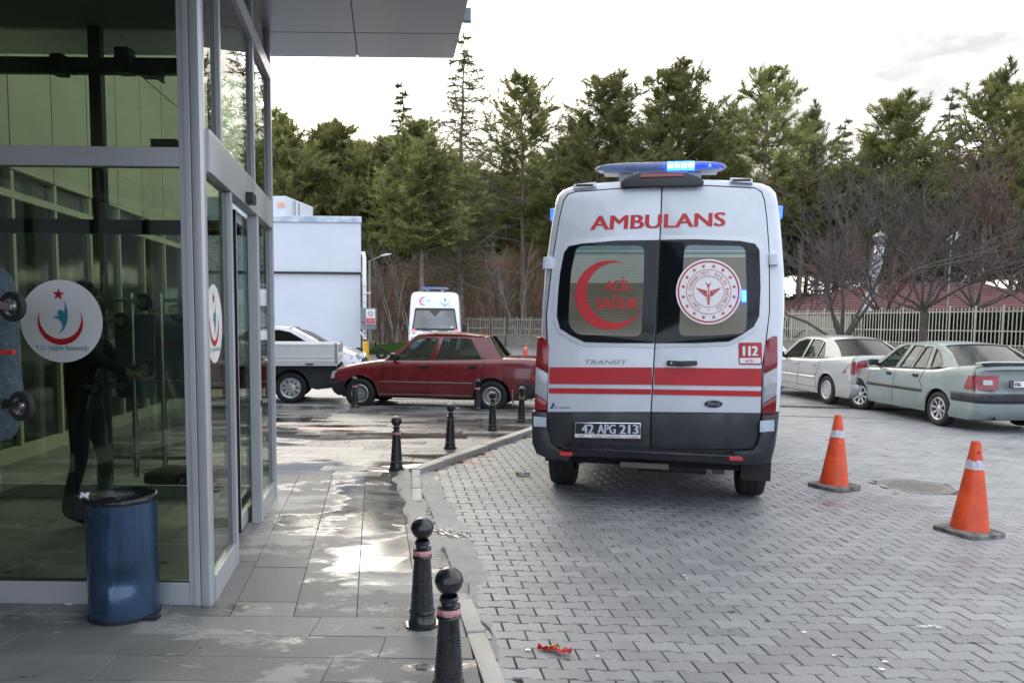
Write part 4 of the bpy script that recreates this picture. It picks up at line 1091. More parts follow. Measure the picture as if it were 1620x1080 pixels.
st.build('emblem_star', M_redt, gl2)
ml = MB(); s_ = 'TÜRKİYE CUMHURİYETİ SAĞLIK BAKANLIĞI'
for i, ch in enumerate(s_):
    if ch == ' ': continue
    a = math.radians(-152 + 304 * i / (len(s_) - 1)); hh = 3.0 if ch not in 'İÜĞ' else 3.6; hw_ = 1.7 if ch not in 'Iİ' else .6
    def q_(u, v): r = 29.3 + v; return (1120.8 + r * math.sin(a) + u * math.cos(a), 461.7 - r * math.cos(a) + u * math.sin(a))
    text_quad(ch, [q_(-hw_, -hh + .6), q_(hw_, -hh + .6), q_(hw_, hh), q_(-hw_, hh)], rmap(.0335), .02, mb=ml)
tag(ml.build('emblem_lettering', M_redt, gl2), kind='stuff')
cx_, cy_ = 1120.5, 464
wing = []
for k in range(5): wing.append([(cx_ - 2.5, cy_ - 4 + k * 1.7), (cx_ - 21 + k * 3.2, cy_ - 9 + k * 2.9), (cx_ - 18 + k * 3, cy_ - 6.6 + k * 2.9), (cx_ - 2.5, cy_ - 2.8 + k * 1.7)])
cad = wing + [[(2 * cx_ - x, y) for x, y in q[::-1]] for q in wing] + [[(cx_ - .8, cy_ - 11), (cx_ + .8, cy_ - 11), (cx_ + .5, cy_ + 19), (cx_ - .5, cy_ + 19)], circ(cx_, cy_ - 11, 1.8, 12), crescent(cx_, cy_ - 16.2, 4.2, cx_, cy_ - 17.6, 3.5)[::1]]
decal('emblem_caduceus', cad, M_redt, .0335, gl2)
sn = MB()
for s in (-1, 1):
    pts = [Vector(rmap(.034)(cx_ + s * (5.2 - t * 4.2) * math.sin(2.3 * PI * t + .4), cy_ - 3 + t * 20)) for t in [k / 30 for k in range(31)]]
    sn.tube(pts, .0035, 5)
sn.build('emblem_snake', M_redt, gl2)
pnl('flasher', [(1172.8, 459.5), (1179.6, 459.5), (1179.6, 477.5), (1172.8, 477.5)], M_blueon, .032, .012, gl2, r=2)
mb = MB(); text_quad('AMBULANS', [(933.5, 364.6), (1147.6, 357.8), (1148, 336.2), (935.5, 342.2)], rmap(.0205), .01, mb=mb, bold=.045)
mb.build('lettering', M_redt, ambA)
for (xa, ya, yb), (xb, yc, yd), pr in (((869.5, 580.6, 606.7), (sx_(593) - 1.6, 580.8, 608), Ld), ((sx_(593) + 1.8, 581, 608.2), (1204, 582.6, 610.6), Rd),
                                      ((869, 613.3, 621.6), (sx_(617) - 1.6, 615, 623.4), Ld), ((sx_(617) + 1.8, 615.2, 623.6), (1203.6, 618, 626.6), Rd)):
    decal('red_stripe', [[(xa, ya), (xb, yc), (xb, yd), (xa, yb)]], M_red, .0225, pr)
mb = MB(); text_quad('TRANSIT', [(923, 575.4), (990, 575.8), (992, 569.2), (925, 568.6)], rmap(.0215), .03, mb=mb, shear=.02); mb.build('badge', M_sil, Ld)
pnl('handle_recess', chain([(1071, 566), (1082, 563.4), (1093, 566), (1095, 577), (1090, 583), (1082, 585), (1074, 583), (1069.5, 577)], 3), M_amb, .017, .004, Rd, bev=.004)
pnl('handle', [(1054.6, 569.5), (1076, 570.5), (1103, 570), (1103, 577), (1080, 579), (1054.6, 578)], M_black, .034, .02, Rd, r=3, bev=.006)
q = P(1062, 573.6); MB().lathe([(0, 0), (.009, 0), (.009, .004)], 14, axis='y', c=(q[0], -.0565, q[1])).build('key_lock', M_chrome, Rd)
pnl('service_plate', [(1168, 541.8), (1205, 541.4), (1205, 577), (1168.4, 576.5)], pm('plate_red', (.42, .03, .04), .4), .0175, .003, Rd, r=3, bev=.001)
decal('plate_field', [chain([(1170, 566), (1203, 565.6), (1203, 574.6), (1170, 574.4)], 1.5)], M_dec, .0215, Rd)
mb = MB(); text_quad('112', [(1174.5, 562.5), (1199, 562.3), (1199, 547), (1174.5, 547.4)], rmap(.0215), .01, mb=mb, bold=.09); mb.build('lettering', M_dec, Rd)
mb = MB(); text_quad('ACİL', [(1178.5, 573), (1192.5, 573), (1192.5, 567), (1178.5, 567)], rmap(.0225), .02, mb=mb); mb.build('lettering', M_redt, Rd)
pnl('maker_badge', circ(1128.3, 638.3, 15, 32, 6.4), M_sil, .0175, .004, Rd, bev=.001); decal('badge_field', [circ(1128.3, 638.3, 13.6, 32, 5.2)], pm('badge_blue', (.008, .012, .04), .2, coat=1), .0222, Rd)
mb = MB(); text_quad('Ford', [(1119, 641), (1137.5, 641), (1138.5, 634.5), (1120, 634.5)], rmap(.0232), .0, mb=mb, shear=.08); mb.build('lettering', M_chrome, Rd)
decal('converter_logo', [[(870.5, 645.6), (876, 635.5), (878.6, 640), (875.5, 642), (875.4, 645.6)]], M_navy, .0195, Ld)
mb = MB(); text_quad('AC', [(876.5, 645.2), (882, 645.2), (882.3, 641.4), (877, 641.4)], rmap(.0195), .02, mb=mb, shear=.2); text_quad('Ambulans', [(884, 645.2), (902, 645.4), (902, 642.6), (884, 642.6)], rmap(.0195), .02, mb=mb, shear=.1); mb.build('converter_lettering', M_navy, Ld)
# number plate
pnl('plate_recess', [(906, 665.5), (1016, 666), (1019, 698), (905, 696.5)], M_black, .018, .006, Ld, r=4, bev=.004)
pnl('number_plate', [(910.5, 667), (1013.5, 668), (1013.5, 692.8), (910, 690.6)], M_chrome, .026, .003, Ld, bev=.001)
decal('plate_field', [[(911.4, 668.4), (1012.3, 669.2), (1012.3, 686.6), (911, 684.8)]], pm('plate_black', (.012, .013, .02), .35), .0302, Ld)
decal('plate_strip', [[(910.4, 685.2), (1013.2, 687.2), (1013.2, 692.4), (910, 690.6)]], M_dec, .0306, Ld)
mb = MB()
for s_, x0, x1 in (('42', 920.5, 940), ('APG', 945.5, 974.5), ('213', 980, 1010.5)):
    text_quad(s_, [(x0, 684.3 + (x0 - 920) * .012), (x1, 684.3 + (x1 - 920) * .012), (x1, 669.6 + (x1 - 920) * .016), (x0, 669.6 + (x0 - 920) * .016)], rmap(.0315), .01, mb=mb, bold=.06)
mb.build('plate_lettering', pm('plate_pale', (.55, .6, .72), .4), Ld)
mb = MB(); text_quad('GÖKER OTOMOTİV', [(938, 690.2), (982, 691), (982, 687.6), (938, 686.8)], rmap(.0318), .04, mb=mb); text_quad('ASE', [(914, 689.6), (924, 689.8), (924, 686.8), (914, 686.4)], rmap(.0318), .04, mb=mb, shear=.2); text_quad('OTO SERVİS', [(989, 691.2), (1010, 691.6), (1010, 688.6), (989, 688.2)], rmap(.0318), .04, mb=mb, shear=.1); mb.build('strip_lettering', M_redt, Ld)
# tail lamps
def lamp(pts, parts):
    e = bpy.data.objects.new('tail_lamp', None); col.objects.link(e); e.parent = ambA
    for poly, mt in parts:
        q = [P(*p) for p in chain(poly, 0)]
        MB().prism(q, lambda x, z, t: (x, rk(z) + t, z), -.02, .2).build('lens', mt, e, bevel=.006, smooth=40)
lamp(None, [([(850.6, 534), (856, 532.5), (864, 537.5), (869.4, 546), (867.6, 589.5), (847.8, 579)], M_lred), ([(847.8, 579.6), (867.4, 590.4), (865.9, 635), (846.8, 622)], M_lclr), ([(846.8, 622.8), (865.8, 636), (865, 648.6), (846, 648.4)], M_lred)])
lamp(None, [([(1229.5, 532), (1224, 531), (1214, 537), (1208.6, 547), (1208, 590.5), (1230, 579)], M_lred), ([(1208, 591.4), (1230, 580), (1228.6, 624), (1206.6, 638)], M_lclr), ([(1206.6, 639), (1228.6, 625), (1227, 654), (1205, 654)], M_lred)])
# bumper
for nm, poly in (('bumper_corner', [(842.6, 649), (843.4, 700), (850, 716), (868, 724), (900, 727.5), (905, 711), (884, 708.8), (872.6, 700), (867.6, 676), (866.4, 651)]),
                 ('bumper_corner', [(1228.6, 654.5), (1226.6, 682), (1217.4, 714), (1203, 733), (1160, 732), (1158, 712.4), (1190, 710.6), (1197, 700), (1202.6, 680), (1204.6, 655)])):
    MB().prism([P(*p) for p in poly], lambda x, z, t: (x * (1 if t < .3 else 1.0), t, z), -.055, .5).build(nm, M_bump, ambA, bevel=.012, smooth=45)
xa, za = P(900, 708.5); xb, zb_ = P(1160, 731)
bm_ = MB(); prof = [(-.04, .535), (-.10, .53), (-.115, .515), (-.10, .495), (-.09, .46), (-.065, .44), (.1, .44), (.1, .535)]
x0, x1 = P(890, 720)[0], P(1170, 722)[0]
bm_.prism(prof, lambda y, z, t: (t, y + .045 * (abs(t) / 1.0) ** 2, z), x0, x1)
bm_.build('rear_bumper', M_bump, ambA, bevel=.006, smooth=40)
st_ = MB()
for k in range(34): x = x0 + .06 + k * (x1 - x0 - .12) / 33; st_.cbox((x, -.062, .537), (.03, .05, .005))
st_.build('step_tread', M_black, ambA)
for (a, b, c, d) in ((885.5, 713.8, 905.5, 720.8), (1153.5, 722, 1175, 728.6)):
    q0, q1 = P(a, b, -.1), P(c, d, -.1); MB().cbox(((q0[0] + q1[0]) / 2, -.098, (q0[1] + q1[1]) / 2), (abs(q1[0] - q0[0]), .03, abs(q1[1] - q0[1]))).build('reflector', pm('red_reflector', (.6, .02, .03), .2, coat=1), ambA, bevel=.004)
for pl in ([(845.8, 657), (865.6, 659), (865.6, 673.6), (845.8, 673)], [(1201, 664), (1223.6, 662.6), (1223, 680), (1200.4, 682)]):
    MB().prism([P(*p) for p in pl], lambda x, z, t: (x, t, z), -.066, -.05).build('bumper_marker', pm('pale_marker_film', (.5, .58, .68), .25, coat=.5), ambA, bevel=.003)
# hinges, roof vents, brake lamp
for pl in ([(860.5, 407), (875.5, 406.6), (875, 425.6), (859.6, 426)], [(1216, 400), (1230, 399.4), (1231, 419), (1216.6, 420)]):
    h = MB().prism([P(*p) for p in pl], lambda x, z, t: (x, rk(z) + t, z), -.045, .05).build('hinge', M_amb, ambA, bevel=.008, smooth=40)
    q = [P(*p) for p in pl]; cxh = sum(a for a, b in q) / 4; czh = sum(b for a, b in q) / 4
    MB().cbox((cxh, rk(czh) - .046, czh), (.045, .006, .075)).build('hinge_cover', M_amb, h, bevel=.004)
for pl in ([(907.5, 292.5), (943.6, 288.6), (943.6, 296), (907.5, 300)], [(1155, 281.6), (1190, 283.6), (1191, 291), (1155, 288.6)]):
    MB().prism([P(*p) for p in pl], lambda x, z, t: (x, rk(z) + t, z), -.03, .1).build('roof_vent', M_amb, ambA, bevel=.006, smooth=40)
    q = [P(*p) for p in pl]; cxh = sum(a for a, b in q) / 4; czh = sum(b for a, b in q) / 4
    MB().cbox((cxh, rk(czh) - .031, czh), (.15, .006, .018)).build('vent_slot', M_black, ambA)
MB().prism([P(*p) for p in chain([(980.6, 292), (990, 284), (1010, 276), (1050, 274), (1085, 275.5), (1105, 282), (1114.4, 290), (1108, 295.5), (1085, 296.6), (1010, 297), (988, 297.5)], 3)], lambda x, z, t: (x, rk(z) + t, z), -.075, .12).build('brake_lamp_housing', M_black, ambA, bevel=.014, smooth=45)
MB().prism([P(*p) for p in [(1012, 283.5), (1016, 278), (1078, 276.5), (1083, 281.5)]], lambda x, z, t: (x, rk(z) + t, z), -.083, -.05).build('brake_lamp', M_lred, ambA, bevel=.003)
# underside
MB().tube([(-.15, .25, .36), (.45, .25, .36)], .07, 12).build('exhaust_silencer', M_bump, ambA, smooth=40); MB().cbox((-.68, .3, .38), (.05, .05, .12)).build('spring_hanger', M_bump, ambA); MB().cbox((.55, .15, .38), (.1, .05, .12)).build('towing_bracket', M_bump, ambA)
MB().box(-.3, .12, -.02, .06, .36, .41).build('spare_wheel_carrier', pm('muddy_metal', (.1, .1, .08), .7), ambA, bevel=.01)
for s in (-1, 1): MB().box(s * .9 - .13, s * .9 + .13, .44, .455, .22 if s > 0 else .3, .55).build('mud_flap', M_rubber, ambA)

ambB = van('distant white ambulance facing us behind the red car, light bar unlit', 'ambulances outside the hospital', 'front')
pB = at(688, 520, 29.0); rzB = PI + .10
f0 = Vector((-math.sin(rzB), math.cos(rzB), 0))
ambB.location = (pB.x - f0.x * 5.9, 29.0 - f0.y * 5.9, 0); ambB.rotation_euler = (0, 0, rzB)
# ---------- cars
def car(label, sp, group=None, cat='car'):
    root = thing('parked_car', label, cat, group=group)
    L, hwT, sill = sp['L'], sp['hw'], sp['sill']
    wr_, Ra = sp['wr'], sp['wr'] + .055
    wy = (sp['ro'], sp['ro'] + sp['wb'])
    top = lambda y: sm_tab(sp['top'], y)
    hwf = lambda y: sm_tab(sp['plan'], y)
    ro = lambda z: lerp_tab(sp['rear'], z); fo = lambda z: lerp_tab(sp['front'], z)
    g0, g1 = sp['gh'][0][0], sp['gh'][-1][0]
    prof = sp.get('prof', [(0, .955), (.12, .985), (.45, 1.0), (.7, .985), (.9, .96), (.97, .935), (1.0, .90)])
    def sidex(y, z):
        t = (z - sill) / (top(y) - sill); return hwf(y) * lerp_tab(prof, min(1, max(0, t)))
    ys = [0, .01, .03, .07, .13, .2]; ys += [L - q for q in ys]
    for c in wy: ys += [c + Ra * math.cos(PI * k / 14) for k in range(15)] + [c - Ra - .01, c + Ra + .01]
    k = .3
    while k < L - .25: ys.append(k); k += .16
    ys = sorted(set(round(q, 4) for q in ys + [g0 - .001, g0 + .02, g1 - .02, g1 + .001]))
    body = MB(); rings = []
    ts = [0, .06, .12, .28, .45, .6, .7, .8, .9, .95, .98, 1.0]
    for y in ys:
        zb = sill
        for c in wy:
            if abs(y - c) < Ra: zb = max(zb, wr_ + math.sqrt(max(0, Ra * Ra - (y - c) ** 2)))
        zt = top(y); inside = g0 < y < g1
        pts = []
        for t in ts:
            z0 = sill + t * (zt - sill); z = max(z0, min(zb, zt - .03)); pts.append((hwf(y) * lerp_tab(prof, t), z))
        crown = sp.get('crown', .035)
        if inside: xs_ = hwf(y) * .84; pts += [(xs_, zt - .01), (xs_ - .02, zt - .1), (xs_ - .03, .42), (0, .40)]
        else: pts += [(hwf(y) * .8, zt + crown * .45), (hwf(y) * .6, zt + crown * .75), (hwf(y) * .3, zt + crown * .95), (0, zt + crown)]
        ring = []
        for x, z in pts:
            h = hwf(L / 2); rnd_ = sp.get('round', .12) * (abs(x) / h) ** 5
            lo, hi = ro(z) + rnd_, L - fo(z) - rnd_
            yy = min(max(y, lo + (y if y < .2 else 0) * .3), hi - ((L - y) if y > L - .2 else 0) * .3) if not inside else y
            ring.append((x, yy, z))
        rings.append([(-x, yy, z) for x, yy, z in ring] + [(x, yy, z) for x, yy, z in ring[-2::-1]])
    n = len(rings[0]); o = []
    for r in rings: o += r
    fs = [(i * n + k, i * n + k + 1, (i + 1) * n + k + 1, (i + 1) * n + k) for i in range(len(rings) - 1) for k in range(n - 1)]
    for R0 in (0, (len(rings) - 1) * n):
        for k in range(len(ts) + 3): fs.append((R0 + k, R0 + k + 1, R0 + n - 2 - k, R0 + n - 1 - k))
    body.add(o, fs); nt_ = len(ts)
    for fi, f in enumerate(body.f):
        m_ = [i % n for i in f]; cx_ = [body.v[i] for i in f]
        if all(nt_ - 1 < q < n - nt_ for q in m_) and all(g0 - .01 < v[1] < g1 + .01 for v in cx_) and sum(v[2] for v in cx_) / 4 < top(cx_[0][1]) - .03: body.mi[fi] = 1
    body.build('body', [sp['paint'], M_black], root, smooth=32)
    hwm = hwf(L / 2)
    MB().box(-hwm + .2, hwm - .2, .25, L - .25, sill - .04, sill + .28).build('underbody', M_dark, root)
    for s in (-1, 1):
        for i, y in enumerate(wy): wheel(root, s * (hwm - .02 - sp['ww'] / 2), y, wr_, sp['ww'], sp['wheel'], sp['rim'], steer=sp.get('steer', 0) if i else 0)
    # cabin
    lean = sp['lean']
    def cx3(y, z, t=0):
        zt = top(y); bow = sp.get('bowf', .05) * max(0, abs(y - (g0 + g1) / 2) / ((g1 - g0) / 2)) ** 3
        return hwf(min(max(y, g0), g1)) * .905 - max(0, z - zt) * lean - bow * min(1, max(0, (z - zt) / .35)) - t
    gh = sp['gh']
    for s in (-1, 1):
        fn = lambda y, z, t: (s * cx3(y, z, t), y, z)
        MB().holes([gh] + [w for w in sp['win']], fn, 0, .035).build('cabin_side', sp['paint'], root, smooth=30)
        for w in sp['win']:
            c = (sum(p[0] for p in w) / len(w), sum(p[1] for p in w) / len(w))
            MB().prism([(c[0] + (p[0] - c[0]) * 1.01, c[1] + (p[1] - c[1]) * 1.01) for p in w], fn, .012, .016).build('side_window', sp['glass'], root)
            inn = [(c[0] + (p[0] - c[0]) * (1 - .022 / max(.1, abs(p[0] - c[0]) + .05)), c[1] + (p[1] - c[1]) * (1 - .018 / max(.08, abs(p[1] - c[1])))) for p in w]
            MB().holes([w, inn], fn, -.004, .012).build('window_seal', M_black, root)
        for tr in sp.get('trim', []):
            y0, y1, z0, z1, mt = tr
            MB().grid(lambda u, v: (s * (sidex(y0 + (y1 - y0) * u, z0 + (z1 - z0) * v) + .012 * (1 if 0 < v < 1 else .1)), y0 + (y1 - y0) * u, z0 + (z1 - z0) * v), 24, 5).build('side_trim', mt, root, smooth=60)
        for ln in sp['seams']:
            pts = []
            for a, b in zip(ln, ln[1:]):
                for k in range(9):
                    t = k / 8; y = a[0] + (b[0] - a[0]) * t; z = a[1] + (b[1] - a[1]) * t; pts.append((s * (sidex(y, z) + .0008), y, z))
            MB().tube(pts, .0045, 5).build('door_gap', M_dark, root)
        for (y, z) in sp['handles']:
            x = sidex(y, z); hb_ = MB().cbox((s * (x + .012), y, z), (.03, .16, .028)); hb_.build('door_handle', sp.get('hmat', M_black), root, bevel=.006)
            if sp.get('hcup'): MB().cbox((s * (x + .002), y, z - .012), (.012, .15, .06)).build('handle_recess', M_black, root, bevel=.003)
        my, mz = sp['mirror']
        mm = MB().cbox((s * (cx3(my, mz) + .14), my, mz + .05), (.17, .09, .12)); mo = mm.build('mirror', sp.get('mmat', M_black), root, bevel=.025, smooth=40)
        MB().cbox((s * (cx3(my, mz) + .03), my + .02, mz + .01), (.1, .05, .05)).build('mirror_foot', M_black, root, bevel=.01)
    # roof between the two cabin sides
    rl = [p for p in gh if p[1] > sp['rz']]
    rl = sorted(rl, key=lambda p: p[0])
    def rf(u, v):
        y = rl[0][0] + (rl[-1][0] - rl[0][0]) * u; z = sm_tab(rl, y); x = cx3(y, z, .0) * (2 * v - 1)
        e = 1 - abs(2 * v - 1) ** 2.2; return (x, y + (.05 * e * (u - .5) * 2), z + .035 * e - .004)
    MB().grid(rf, 18, 15).build('roof', sp['paint'], root, smooth=60)
    def screen(nm, base, tp, bow, inset=.05):
        (yb, zb), (yt, zt) = base, tp
        def f(u, v):
            y = yb + (yt - yb) * v; z = zb + (zt - zb) * v + .0
            xm = cx3(y, z) - inset; x = xm * (2 * u - 1); e = 1 - (2 * u - 1) ** 2
            return (x, y + bow * e, z + .03 * e * v + sp.get('crown', .035) * e * (1 - v))
        g_ = MB().grid(f, 15, 8); g_.build(nm, sp.get('rglass', sp['glass']) if bow < 0 else sp['glass'], root, smooth=60)
        for uu in (0, 1):
            p = [Vector(f(uu, k / 8)) for k in range(9)]
            MB().tube(p, .016, 6).build('screen_seal', M_black, root)
        for vv in (0, 1): MB().tube([Vector(f(k / 12, vv)) for k in range(13)], .013, 6).build('screen_seal', M_black, root)
    screen('windscreen', (gh[-1][0] - .02, gh[-1][1] + .005), (rl[-1][0], rl[-1][1]), .07)
    screen('rear_window', (gh[0][0] + .02, gh[0][1] + .005), (rl[0][0], rl[0][1]), -.06)
    # seats
    for s in (-1, 1):
        y0 = g1 - 1.55
        st = MB(); st.cbox((s * .36, y0, .55), (.48, .5, .16)); st.cbox((s * .36, y0 - .28, .82), (.46, .14, .56), Matrix.Rotation(.18, 3, 'X')); st.cbox((s * .36, y0 - .35, 1.17), (.24, .09, .17)); st.build('front_seat', M_coat, root, bevel=.04, smooth=40)
    rs_ = MB(); rs_.cbox((0, g0 + .75, .55), (1.2, .5, .16)); rs_.cbox((0, g0 + .48, .8), (1.2, .14, .5), Matrix.Rotation(.2, 3, 'X'))
    for x in (-.36, .36): rs_.cbox((x, g0 + .44, 1.07), (.24, .08, .1))
    rs_.build('rear_seat', M_coat, root, bevel=.04, smooth=40)
    MB().cbox((0, g1 - .45, .82), (hwm * 1.5, .4, .16)).build('dashboard', M_coat, root, bevel=.04)
    sw = [(-.36 + .18 * math.cos(a), g1 - .78 - .05 * math.sin(a), .9 + .17 * math.sin(a)) for a in [2 * PI * k / 20 for k in range(21)]]
    MB().tube(sw, .014, 6).build('steering_wheel', M_coat, root)
    # bumpers: strips following the ends
    for nm, z0, z1, end, mt, out, yw in sp['bump']:
        def f(u, v):
            a = (u - .5) * 2; z = z0 + (z1 - z0) * v; e = out * (1 if .1 < v < .9 else .3)
            w0 = yw; per = hwm + w0 * .9; t = abs(a) * (hwm + w0)
            if t < hwm - .06:
                x = t; rn = sp.get('round', .12) * (x / hwm) ** 5; y = (ro(z) + rn) if end == 'rear' else (L - fo(z) - rn); y += -e if end == 'rear' else e
            else:
                q = (t - (hwm - .06)) / (w0 + .06); yy = ro(z) + sp.get('round', .12) * .75 + q * (w0 - .1) if end == 'rear' else L - fo(z) - sp.get('round', .12) * .75 - q * (w0 - .1)
                x = sidex(yy, z) + e * .5; y = yy + (-e if end == 'rear' else e) * max(0, 1 - q * 6)
            return (math.copysign(x, a), y, z)
        MB().grid(f, 61, 6).build(nm, mt, root, smooth=45)
    for nm, pl, mt, end in sp.get('lamps', []):          # (x-z polygon on end face, wraps corner by side polygon)
        for s in (-1, 1):
            e = MB()
            if end in ('rear', 'front'):
                def f(x, z, t):
                    rn = sp.get('round', .12) * (abs(x) / hwm) ** 5
                    y = (ro(z) + rn - .012 + t) if end == 'rear' else (L - fo(z) - rn + .012 - t); return (s * x, y, z)
                e.prism(pl, f, 0, .05)
            else:
                e.prism(pl, lambda y, z, t: (s * (sidex(y, z) + .008 - t), y, z), 0, .04)
            e.build(nm, mt, root, smooth=40)
    return root
def place(o, px, py, heading, anchor, Y=None, z=None):
    """put the car so that its local point anchor (x,y) stands on the ground at pixel (px,py)"""
    p = gp(px, py) if Y is None else at(px, py, Y)
    h = heading; c, s = math.cos(-h), math.sin(-h)      # local (x,y) -> world, rotation z = -h, heading from +Y to +X
    ox, oy = anchor[0] * c - anchor[1] * s, anchor[0] * s + anchor[1] * c
    o.location = (p.x - ox, p.y - oy, gz(p.x) if z is None else z); o.rotation_euler = (0, 0, -h)
    return p
PR9 = pm('dark_red_car_paint', (.15, .007, .013), .28, coat=.9, var=.12, scale=1.5)
def zr(y): return (645 - (510 + y / 4.765)) / 82.4
def yr(x): return 3.97 - ((510 + x / 4.765) - 518) / 82.4
R9 = dict(L=3.97, hw=.81, sill=.24, wr=.285, ww=.17, ro=.85, wb=2.48, rim=.165, wheel='slots', paint=PR9, glass=M_cglass, rglass=glass('bright_rear_glass', (.6, .66, .64), ior=2.8), lean=.28, crown=.03, round=.05, rz=1.2,
    top=[(0, .93), (.1, .955), (.66, .96), (.9, .95), (2.0, .92), (2.87, .895), (3.3, .84), (3.8, .735), (3.97, .70)],
    plan=[(0, .77), (.4, .805), (1.5, .815), (3.0, .81), (3.7, .785), (3.97, .76)],
    rear=[(.2, .12), (.3, .02), (.5, .0), (.55, .03), (.93, .0), (1, .02)], front=[(.2, .22), (.3, .12), (.5, .0), (.53, .07), (.73, .13)],
    gh=[(.66, .955), (.98, 1.34), (1.05, 1.365), (1.4, 1.395), (1.9, 1.405), (2.2, 1.385), (2.3, 1.35), (2.87, .89)],
    win=[[(yr(1190), zr(276)), (yr(1105), zr(130)), (yr(1085), zr(122)), (yr(900), zr(120)), (yr(848), zr(280))], [(yr(808), zr(284)), (yr(853), zr(126)), (yr(845), zr(121)), (yr(700), zr(124)), (yr(540), zr(285))]],
    trim=[(.9 + .2, 1.06 + .1, .51, .53, M_chrome), (1.2, 2.95, .505, .525, M_chrome), (1.2, 2.95, .275, .292, M_grey)],
    seams=[[(yr(800), .29), (yr(800), .87), (yr(868), 1.3)], [(yr(455), .3), (yr(460), .86)], [(yr(1185), .5), (yr(1200), .8), (yr(1205), .92)], [(1.24, .32), (1.18, .55)]],
    handles=[(yr(765), zr(325)), (yr(1122), zr(322))], mirror=(2.66, .93),
    bump=[('rear_bumper', .26, .53, 'rear', M_bump, .03, .42), ('front_bumper', .24, .52, 'front', M_bump, .03, .36)],
    lamps=[('tail_lamp', [(.5, .58), (.78, .58), (.78, .86), (.5, .86)], M_lred, 'rear'), ('tail_lamp', [(.02, .6), (.12, .6), (.12, .84), (.04, .84)], M_lred, 'side'), ('headlight', [(.42, .55), (.74, .55), (.74, .7), (.42, .7)], M_lclr, 'front'), ('indicator', [(3.83, .56), (3.9, .56), (3.87, .68), (3.82, .7)], M_lclr, 'side')], hcup=True)
r9 = car('dark red old saloon parked across the plaza with black bumpers', R9, 'cars parked outside the hospital')
place(r9, 571, 645.5, math.radians(-90 + 7.5), (-.72, .85 + 2.48))
for y in (1.05,):
    for s in (-1, 1): MB().box(s * .71 - .09, s * .71 + .09, .46, .475, .12, .42).build('mud_flap', M_grey, r9)
PTP = pm('faded_green_car_paint', (.19, .24, .232), .4, c2=(.26, .305, .3), scale=1.6, coat=.35, rvar=.15)
TP_ = dict(L=4.35, hw=.84, sill=.22, wr=.30, ww=.19, ro=.98, wb=2.54, rim=.195, wheel='v', paint=PTP, glass=glass('pale_car_glass', (.55, .63, .62), ior=1.9), rglass=glass('pale_rear_glass', (.5, .57, .55), ior=1.9), lean=.34, crown=.035, round=.13, rz=1.3, steer=.30,
    top=[(0, 1.0), (.08, 1.055), (.5, 1.055), (.8, 1.03), (1.2, .97), (2.0, .94), (3.1, .90), (3.45, .865), (4.0, .78), (4.25, .71), (4.35, .64)],
    plan=[(0, .76), (.3, .815), (1.0, .845), (3.2, .84), (3.9, .80), (4.35, .70)],
    rear=[(.2, .16), (.32, .06), (.5, .0), (.62, .0), (.66, .06), (1.05, .1)], front=[(.2, .2), (.35, .05), (.45, .0), (.56, .0), (.6, .05), (.72, .12)],
    gh=[(.62, 1.04), (.95, 1.27), (1.2, 1.38), (1.5, 1.415), (1.95, 1.425), (2.3, 1.405), (2.5, 1.365), (3.22, .90)],
    win=[[(1.18, 1.0), (1.02, 1.03), (1.02, 1.09), (1.18, 1.24), (1.33, 1.33), (1.36, 1.33), (1.34, .985)], [(1.45, .975), (1.45, 1.355), (1.56, 1.37), (1.66, 1.36), (1.84, .965)], [(1.9, .962), (1.70, 1.36), (1.72, 1.375), (2.02, 1.38), (2.26, .945)], [(2.37, .94), (2.14, 1.37), (2.17, 1.38), (2.32, 1.36), (2.5, 1.30), (3.0, .925)]],
    trim=[(1.4, 2.30, .55, .615, M_black), (2.34, 3.12, .55, .615, M_black), (3.16, 3.2, .55, .615, M_black)],
    seams=[[(3.18, .3), (3.17, .85)], [(2.31, .28), (2.29, .9)], [(1.39, .60), (1.5, .75), (1.43, .95)], [(1.42, .3), (1.4, .32)], [(.13, .68), (.16, .98)]],
    handles=[(2.47, .83), (1.64, .845)], mirror=(2.92, .96), hcup=True,
    bump=[('rear_bumper', .49, .64, 'rear', M_bump, .03, .62), ('rear_valance', .2, .48, 'rear', PTP, .02, .6), ('front_bumper', .3, .6, 'front', M_bump, .04, .42)],
    lamps=[('tail_lamp', [(.42, .7), (.8, .7), (.76, .93), (.42, .93)], M_lred, 'rear'), ('tail_lamp', [(.17, .7), (.34, .7), (.28, .92), (.2, .93)], M_lred, 'side'), ('reverse_lamp', [(.52, .78), (.66, .78), (.66, .86), (.52, .86)], M_lclr, 'rear'),
           ('headlight', [(.3, .6), (.72, .6), (.7, .7), (.3, .7)], M_lclr, 'front'), ('side_indicator', [(3.24, .68), (3.33, .68), (3.33, .705), (3.24, .705)], M_orange, 'side')])
tp = car('faded pale green old saloon with multi-spoke wheels parked at the right edge', TP_, 'cars parked outside the hospital')
# spoiler, plate, exhaust
sp_ = MB(); sp_.grid(lambda u, v: ((u - .5) * 1.5, .10 + .13 * v + .05 * (2 * u - 1) ** 2, 1.125 + .03 * math.sin(PI * v) + .02 * (1 - v) - .035 * abs(2 * u - 1) ** 6), 25, 6)
sp_.build('spoiler', PTP, tp, smooth=60); MB().box(-.62, .62, .12, .2, 1.085, 1.125).build('spoiler_gap', M_black, tp)
MB().box(-.26, .26, .015, .04, .74, .86).build('plate_frame', M_black, tp, bevel=.003)
pl_ = MB().box(-.25, .25, .008, .0145, .75, .85).build('number_plate', M_dec, tp); MB().box(-.25, -.205, .005, .0075, .75, .85).build('plate_stripe', M_navy, pl_)
mb = MB(); text_quad('06', [(-.19, .765), (-.08, .765), (-.08, .835), (-.19, .835)], lambda a, b: (a, .006, b), .01, mb=mb, bold=.05); mb.build('plate_lettering', M_black, pl_)
